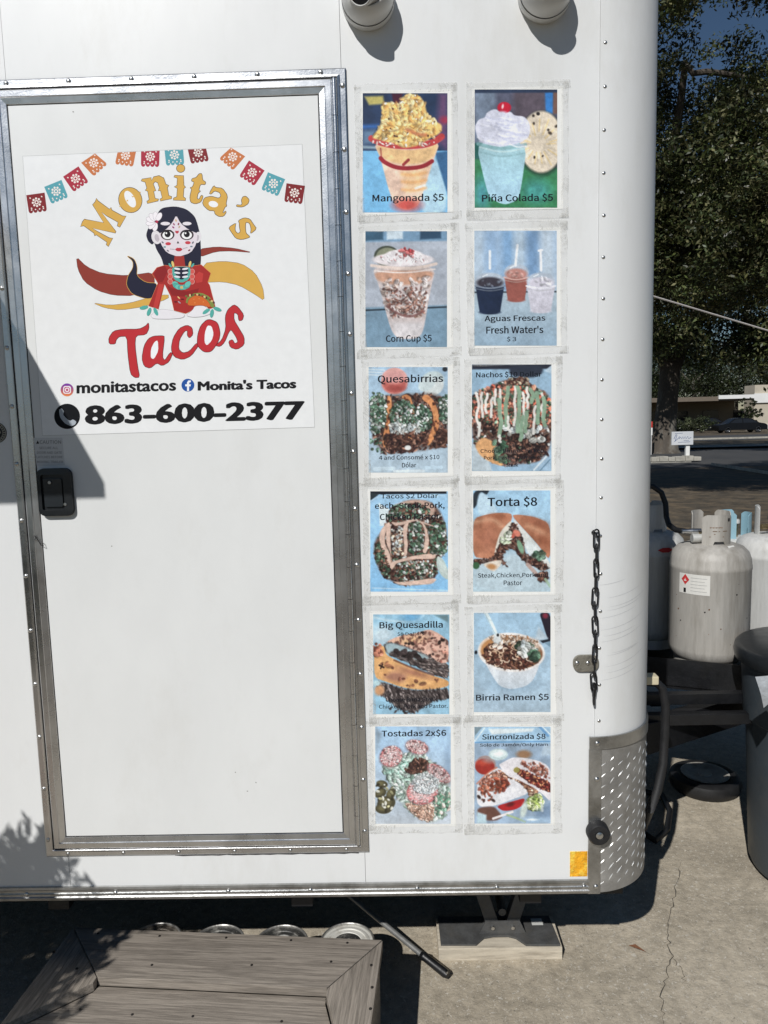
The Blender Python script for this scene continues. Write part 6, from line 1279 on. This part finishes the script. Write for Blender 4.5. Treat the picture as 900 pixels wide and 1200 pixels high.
# near oak: trunk hidden behind the trailer, canopy hangs over the lot
tree('oak_tree', 'near live oak whose leafy canopy hangs above the propane tanks', (2.2, 13, 0),
     [(V3((2.2, 13, -.3)), .55), (V3((2.25, 13, 1)), .42), (V3((2.5, 13, 3)), .38), (V3((2.8, 13, 4.5)), .34)],
     [[(V3((2.8, 13, 4.3)), .28), (V3((4.5, 13.6, 6.2)), .16), (V3((5.6, 14, 6.8)), .08), (V3((7.4, 14, 6.9)), .05)], [(V3((2.8, 13, 4.3)), .28), (V3((1, 13, 7)), .18), (V3((-1, 13, 9)), .1)],
      [(V3((2.7, 13, 4.0)), .25), (V3((4.6, 13.6, 5.2)), .15), (V3((7.4, 14, 5.6)), .08)], [(Yp(788, 175, 12.4), .09), (Yp(797, 125, 12.0), .07), (Yp(803, 72, 11.7), .05), (Yp(806, 78, 11.6), .05), (Yp(812, 86, 11.6), .05), (Yp(828, 84, 11.6), .05), (Yp(846, 86, 11.6), .045), (Yp(872, 90, 11.6), .03)]],
     [((5.6, 12.6, 7.6), (2.9, 3.0, 3.0), 5.0), ((6.4, 11.8, 5.2), (2.3, 2.0, 1.8), 2.9), ((8.2, 13, 8.0), (2.4, 2.6, 3.2), 2.2), ((1.5, 13, 8.6), (3.4, 3.4, 2.4), 1.0), ((4.4, 10.4, 9.6), (3.2, 2.6, 1.9), 1.3), ((4.6, 13, 5.0), (1.6, 1.8, 1.6), 1.6)],
     100, .34, .098, 21, 2000, group='oak trees around the lot',
     gaps=[*[(*Yp(x_, y_, d_), r_) for x_, y_, r_ in ((820, 68, .50), (836, 78, .44), (812, 122, .38), (852, 12, .62), (895, 28, .62), (785, 105, .26), (779, 8, .22)) for d_ in (8, 9, 10, 11, 12, 13, 14, 15, 16)]])
# the big oak whose trunk shows by the sign
ob = Gp(779, 531); yo = ob.y
def o_(px, py, dy=0): return Yp(px, py, yo+dy)
tree('oak_tree', 'big forked live oak behind the small white sign', (ob.x, ob.y, 0),
     [(o_(778, 536), .95), (o_(778, 527), .66), (o_(779, 505), .52), (o_(782, 470), .46), (o_(785, 440), .46), (o_(786, 425), .44)],
     [[(o_(785, 432), .42), (o_(778, 410), .32), (o_(770, 385), .25), (o_(752, 350), .15)], [(o_(787, 432), .42), (o_(800, 405), .3), (o_(815, 380), .24), (o_(845, 355), .18), (o_(900, 335), .1)], [(o_(787, 436), .3), (o_(795, 410), .24), (o_(805, 390), .18), (o_(822, 340), .1)], [(o_(784, 450), .25), (o_(776, 425), .2), (o_(764, 395), .12)]],
     [((ob.x, yo, 9.5), (7, 7, 3.6), 3), ((ob.x+5, yo-3, 7.2), (4.5, 4, 2.6), 1.6), ((ob.x-3, yo-2, 7.6), (5, 4, 2.6), 1.2), ((ob.x+2.2, yo-1, 5.0), (3.2, 2.2, 1.1), .55), ((ob.x+5.2, yo-3, 4.3), (3.0, 2.0, 1.3), .5), ((ob.x-1.5, yo-3, 5.2), (1.6, 1.5, 1.2), .25), ((ob.x+9, yo, 8), (4, 5, 3.6), 1.3)],
     60, .8, .26, 33, 1250, group='oak trees around the lot')
BG_ = [(.030, .044, .015), (.042, .054, .020), (.050, .056, .026), (.024, .036, .014)]
for i, (px, d, h, rr_, lab) in enumerate(((738, 112, 13, 6.5, 'broad dark tree far across the road behind the oak trunk'), (812, 116, 17, 9, 'tall dark tree rising above the low building roof'), (862, 124, 16, 8.5, 'rounded dark tree behind the parked cars and pale building'), (930, 112, 17, 9, 'tall tree overhanging the beige building end'), (770, 130, 18, 10, 'distant tree closing the gap beside the oak trunk'), (876, 79, 3.9, 1.0, 'slender sparse tree in front of the low building corner'))):
    q = Yp(px, 490, d); x = q.x
    tree('shade_tree', lab, (x, d, 0), [(V3((x, d, -.2)), .4), (V3((x+.1, d, h*.2)), .28), (V3((x, d, h*.45)), .22)], [[(V3((x, d, h*.4)), .18), (V3((x+rr_*.4, d, h*.62)), .1)], [(V3((x, d, h*.38)), .18), (V3((x-rr_*.4, d, h*.6)), .1)]],
         [((x, d, h*.62), (rr_, rr_*.8, h*.36), 2), ((x+rr_*.5, d-1, h*.42), (rr_*.55, rr_*.5, h*.2), .7), ((x-rr_*.5, d-1, h*.40), (rr_*.55, rr_*.5, h*.2), .7)], 40, rr_*.17, .42 if h > 6 else .2, 50+i, 340 if h > 6 else 70, BG_, 'trees beyond the road')
# hedge of shrubs along the far side
for i, px in enumerate((764, 782, 806, 822)):
    d = 72+i; q = Yp(px, 490, d); x = q.x
    t = thing('shrub', ['low dark shrub beside the marker post verge', 'low dark shrub behind the oak trunk foot', 'pale flecked shrub in front of the low building', 'shrub at the rear of the left parked car'][i], 'shrub', (x, d, 0), 'shrubs along the far verge')
    obj('crown', leaves_mesh([(random.Random(i*9+k).uniform(-1.4, 1.4), random.Random(i*7+k).uniform(-.6, .6), random.Random(i*5+k).uniform(.3, 1.5)) for k in range(40)], 36, .45, .22, BG_ if i != 2 else [(.10, .11, .06), (.05, .06, .03)], 80+i), LEAF, t)
    obj('stem', MB().tube([(x, d, -.1), (x, d, .8)], [.06, .03], 6), BARK, t)
# shrub in a pot off to the left; its leafy shadow falls on the trailer foot and the step
tgt = Wp(62, 1003); yb_ = -.95
sx, sz = tgt.x-SUN.x*(-yb_), tgt.z-SUN.z*(-yb_)
pot = thing('potted_shrub', 'leafy shrub in a clay pot standing left of the trailer door', 'plant', (sx-.30, yb_, 0))
obj('pot', MB().lathe([(0, .01), (.15, .01), (.2, .3), (.215, .3), (.215, .34), (.19, .34), (.18, .3), (0, .29)], (sx-.30, yb_, 0), n=28), mat('clay', (.36, .16, .09), .8, 0, .15, 8), pot, smooth=True)
obj('stem', MB().tube([(sx-.30, yb_, .28), (sx-.28, yb_, .6), (sx-.32, yb_, 1.0)], [.025, .02, .012], 8), BARK, pot, smooth=True)
rp = random.Random(3); cl_ = []
for k in range(170):
    d = Vector((rp.gauss(0, 1), rp.gauss(0, 1), rp.gauss(0, 1))).normalized()*(rp.random()**.4); cl_.append((d.x*.44, d.y*.34, sz-.34+d.z*.44))
obj('crown', leaves_mesh(cl_, 95, .085, .05, OAK, 91), LEAF, pot)

# ---- street sign on a white post, kerb stones, marker post
sg = Gp(805, 541); ys = sg.y
sign = thing('lot_sign', 'small white sign with blue script lettering on a white post', 'sign', (sg.x, ys, 0))
WP = mat('white_board', (.62, .64, .66), .5, 0, .08, 4); 
obj('post', MB().box(sg.x-.07, sg.x+.07, ys-.07, ys+.07, -.1, Yp(797, 508, ys).z), mat('post_white', (.8, .8, .78), .5, 0, .05, 4), sign, bevel=.01)
a, b = Yp(787, 506, ys-.1), Yp(812, 521, ys-.1)
bo = obj('board', MB().box(a.x, b.x, ys-.13, ys-.08, b.z, a.z), WP, sign, bevel=.008)
sgm = MB(); bw, bh_ = b.x-a.x, a.z-b.z
def scr(pts, r): sgm.tube([(a.x+bw*u, ys-.1335, b.z+bh_*v) for u, v in pts], r, 4)
scr([(.10, .45), (.2, .8), (.24, .75), (.16, .3), (.12, .25), (.3, .5), (.36, .65), (.33, .45), (.42, .6), (.45, .45), (.52, .62), (.55, .45), (.62, .62), (.66, .45), (.74, .64), (.78, .46), (.9, .55)], .008)
scr([(.15, .86), (.5, .88)], .006); scr([(.3, .2), (.85, .22)], .006); scr([(.55, .32), (.8, .33)], .005)
obj('lettering', sgm, flat('sign_blue', (.05, .10, .26)), bo, fix=False)
ks = obj('kerb_edging', MB().box(Gp(752, 545).x, Gp(836, 545).x, ys-.42, ys-.05, -.05, .05), KERBM); struct(ks)
px = 752
for i in range(7):
    w_ = [13, 11, 12, 10, 14, 12, 11][i]; xa, xb = Gp(px, 543).x, Gp(min(px+w_-.6, 836), 543).x; px += w_
    obj('stone', MB().box(xa, xb, ys-.45, ys-.02, .051, .2+.02*(i % 3)), KERBM, ks, bevel=.02)
k2 = MB(); P1, P2 = Gp(836, 546), Gp(960, 566); k2.add([(P1.x, P1.y-.2, .01), (P2.x, P2.y-.2, .01), (P2.x, P2.y+.2, .01), (P1.x, P1.y+.2, .01), (P1.x, P1.y-.2, .1), (P2.x, P2.y-.2, .1), (P2.x, P2.y+.2, .1), (P1.x, P1.y+.2, .1)], [(0, 1, 2, 3), (4, 5, 6, 7), (0, 1, 5, 4), (1, 2, 6, 5), (2, 3, 7, 6), (3, 0, 4, 7)])
struct(obj('lot_kerb', k2, KERBM))
mk = Gp(761.5, 533); 
mp_ = thing('marker_post', 'slim white utility marker with red tip beside the oak', 'marker post', (mk.x, mk.y, 0))
zt1, zt2 = Yp(762, 510, mk.y).z, Yp(762, 494, mk.y).z
obj('post', MB().box(mk.x-.06, mk.x+.06, mk.y-.05, mk.y+.05, -.1, zt1), mat('marker_grey', (.5, .5, .5), .6), mp_)
obj('shaft', MB().tube([(mk.x+.06, mk.y, zt1), (mk.x+.06, mk.y, zt1+(zt2-zt1)*.55)], .05, 10), MATS['post_white'], mp_)
obj('tip', MB().tube([(mk.x+.06, mk.y, zt1+(zt2-zt1)*.55), (mk.x+.06, mk.y, zt2)], .052, 10), mat('marker_red', (.5, .04, .03), .5), mp_)

# ---- parked cars
CARM = mat('car_black', (.006, .006, .007), .3, 0, .1, 3, spec=.3); CGL = mat('car_glass', (.015, .017, .02), .1); CRIM = mat('car_rim', (.35, .35, .36), .35, .8)
def car(x, y, label, L=4.7, Hh=1.42, flip=1):
    t = thing('parked_car', label, 'car', (x, y, 0), 'dark cars parked across the road')
    side = [(-.5, .28), (-.5, .62), (-.485, .78), (-.36, .90), (-.30, .93), (-.17, 1.36), (-.05, 1.42), (.10, 1.40), (.20, 1.30), (.33, .95), (.44, .86), (.495, .72), (.5, .5), (.495, .28)]
    P = [(x+flip*u*L, v*Hh/1.42) for u, v in side]
    b = MB(); n = len(P)
    for yy, tk_ in ((y-.88, 0), (y-.80, 1), (y+.80, 1), (y+.88, 0)):
        for (px_, pz), (u, v) in zip(P, side):
            ins = .0 if v < .95 else (v-.95)*.35
            b.v.append((px_, (yy+ins if yy < y else yy-ins), pz if not tk_ else pz+.015))
    b.f = [(s*n+i, s*n+(i+1) % n, (s+1)*n+(i+1) % n, (s+1)*n+i) for s in range(3) for i in range(n)]+[tuple(range(n)), tuple(range(3*n, 4*n))[::-1]]
    obj('body', b, CARM, t, smooth=True)
    for us in ([(-.26, .96), (-.155, 1.30), (-.02, 1.34), (-.02, .96)], [(0, .96), (0, 1.34), (.10, 1.33), (.18, 1.26), (.29, .97)]):
        b = MB(); b.poly([(x+flip*u*L, y-.88+(v-.95)*.35-.006, v*Hh/1.42) for u, v in us]); obj('window', b, CGL, t, fix=False)
    for u in (-.31, .31):
        for yy in (y-.86, y+.70):
            wh = obj('wheel', MB().lathe([(.12, 0), (.27, 0), (.33, .03), (.33, .15), (.27, .18), (.12, .18)], (x+flip*u*L, yy+.16, .33), '-y', 20), RUB, t, smooth=True)
            obj('rim', MB().lathe([(0, .168), (.20, .175), (.215, .184), (.225, .182)], (x+flip*u*L, yy+.16, .33), '-y', 16), CRIM, wh, smooth=True)
    for yy in (y-.7, y+.5): obj('headlight', MB().box(x+flip*.497*L-.02, x+flip*.497*L+.02, yy, yy+.25, .62, .74), CRIM, t)
c1 = Gp(866, 507); car(c1.x, c1.y, 'black saloon car parked across the road, nose towards the beige wall')
c2 = Gp(826, 505.3); car(c2.x+.2, c2.y, 'black car parked behind the saloon in the tree shade', 4.5, 1.5)

# ---- low building with white fascia and beige block at its end
q0, q1 = Yp(815, 465, 82.2), Yp(881, 462, 82.2)
bld = thing('low_building', 'low flat roofed building with thin white fascia behind the cars', 'building', ((q0.x+q1.x)/2, 87, 0))
STUC = mat('stucco_eave_shade', (.20, .17, .13), .9, 0, .1, .8); STUB = mat('stucco_beige', (.50, .45, .36), .9, 0, .08, .8)  # low building's wall colour is darkened to stand for deep shade under the eave
zf = q0.z
obj('wall', MB().box(q0.x-14, q1.x+.3, 87, 97, -.1, zf-.5), STUC, bld)
rf = obj('roof', MB().box(q0.x-14.5, q1.x+.35, 82.4, 97.5, zf-.5, zf-.02), mat('soffit', (.16, .13, .10), .9), bld)
obj('fascia', MB().box(q0.x+2.6, q1.x+.33, 82.2, 82.38, zf-.32, zf+.1), mat('fascia_white', (.78, .78, .76), .6, 0, .05, 1), rf)
for k in range(5): xx = q0.x-8+k*3.6; wn_ = obj('window', MB().box(xx, xx+1.8, 86.9, 86.99, 1.0, 2.3), CGL, bld); obj('window_frame', MB().box(xx-.08, xx+1.88, 86.86, 86.895, .9, 1.0), STUB, wn_)
q2, q3 = Yp(884, 470, 84), Yp(1010, 448, 84)
bl2 = thing('beige_building', 'beige stucco building end wall with a white band near its top', 'building', ((q2.x+q3.x)/2, 88, 0))
zt3, zw0, zw1 = Yp(890, 451, 84).z, Yp(890, 472, 84).z, Yp(890, 461, 84).z
obj('wall', MB().box(q2.x, q3.x, 84, 86.5, -.1, zt3), STUB, bl2)
obj('band', MB().box(q2.x-.1, q3.x+.1, 83.8, 83.99, zw0, zw1), MATS['fascia_white'], bl2)
obj('base_band', MB().box(q2.x-.05, q3.x+.05, 83.85, 83.99, .1, .6), MATS['fascia_white'], bl2)
for k in range(3): obj('window', MB().box(q2.x+4+k*3, q2.x+5.6+k*3, 83.93, 83.99, 1.0, zw0-.5), CGL, bl2)

# ---- overhead cable from the trailer to a timber post at the side of the lot
e0, e1, e2 = Yp(748, 342, 1.75), Yp(830, 366.5, 2.0), Yp(902, 388, 2.25)
pp = e2+(e2-e1).normalized()*2.6; pp.z = e2.z-.62
ctrl = [e0-(e1-e0)*.35, e0, e1, e2, e2.lerp(pp, .5)+Vector((0, 0, .02)), pp]
tag(obj('overhead_cable', MB().tube(ctrl, .0042, 6), mat('cable_white', (.62, .58, .55), .5), loc=tuple(pp)), 'thin pale cable strung from the trailer across the lot', 'cable')
pst = obj('timber_post', MB().box(pp.x, pp.x+.1, pp.y-.05, pp.y+.05, -.2, pp.z+.15), mat('post_timber', (.22, .17, .12), .8, 0, .2, 5), loc=(pp.x, pp.y, 0), bevel=.006)
tag(pst, 'square timber post that carries the overhead cable beside the lot', 'post')
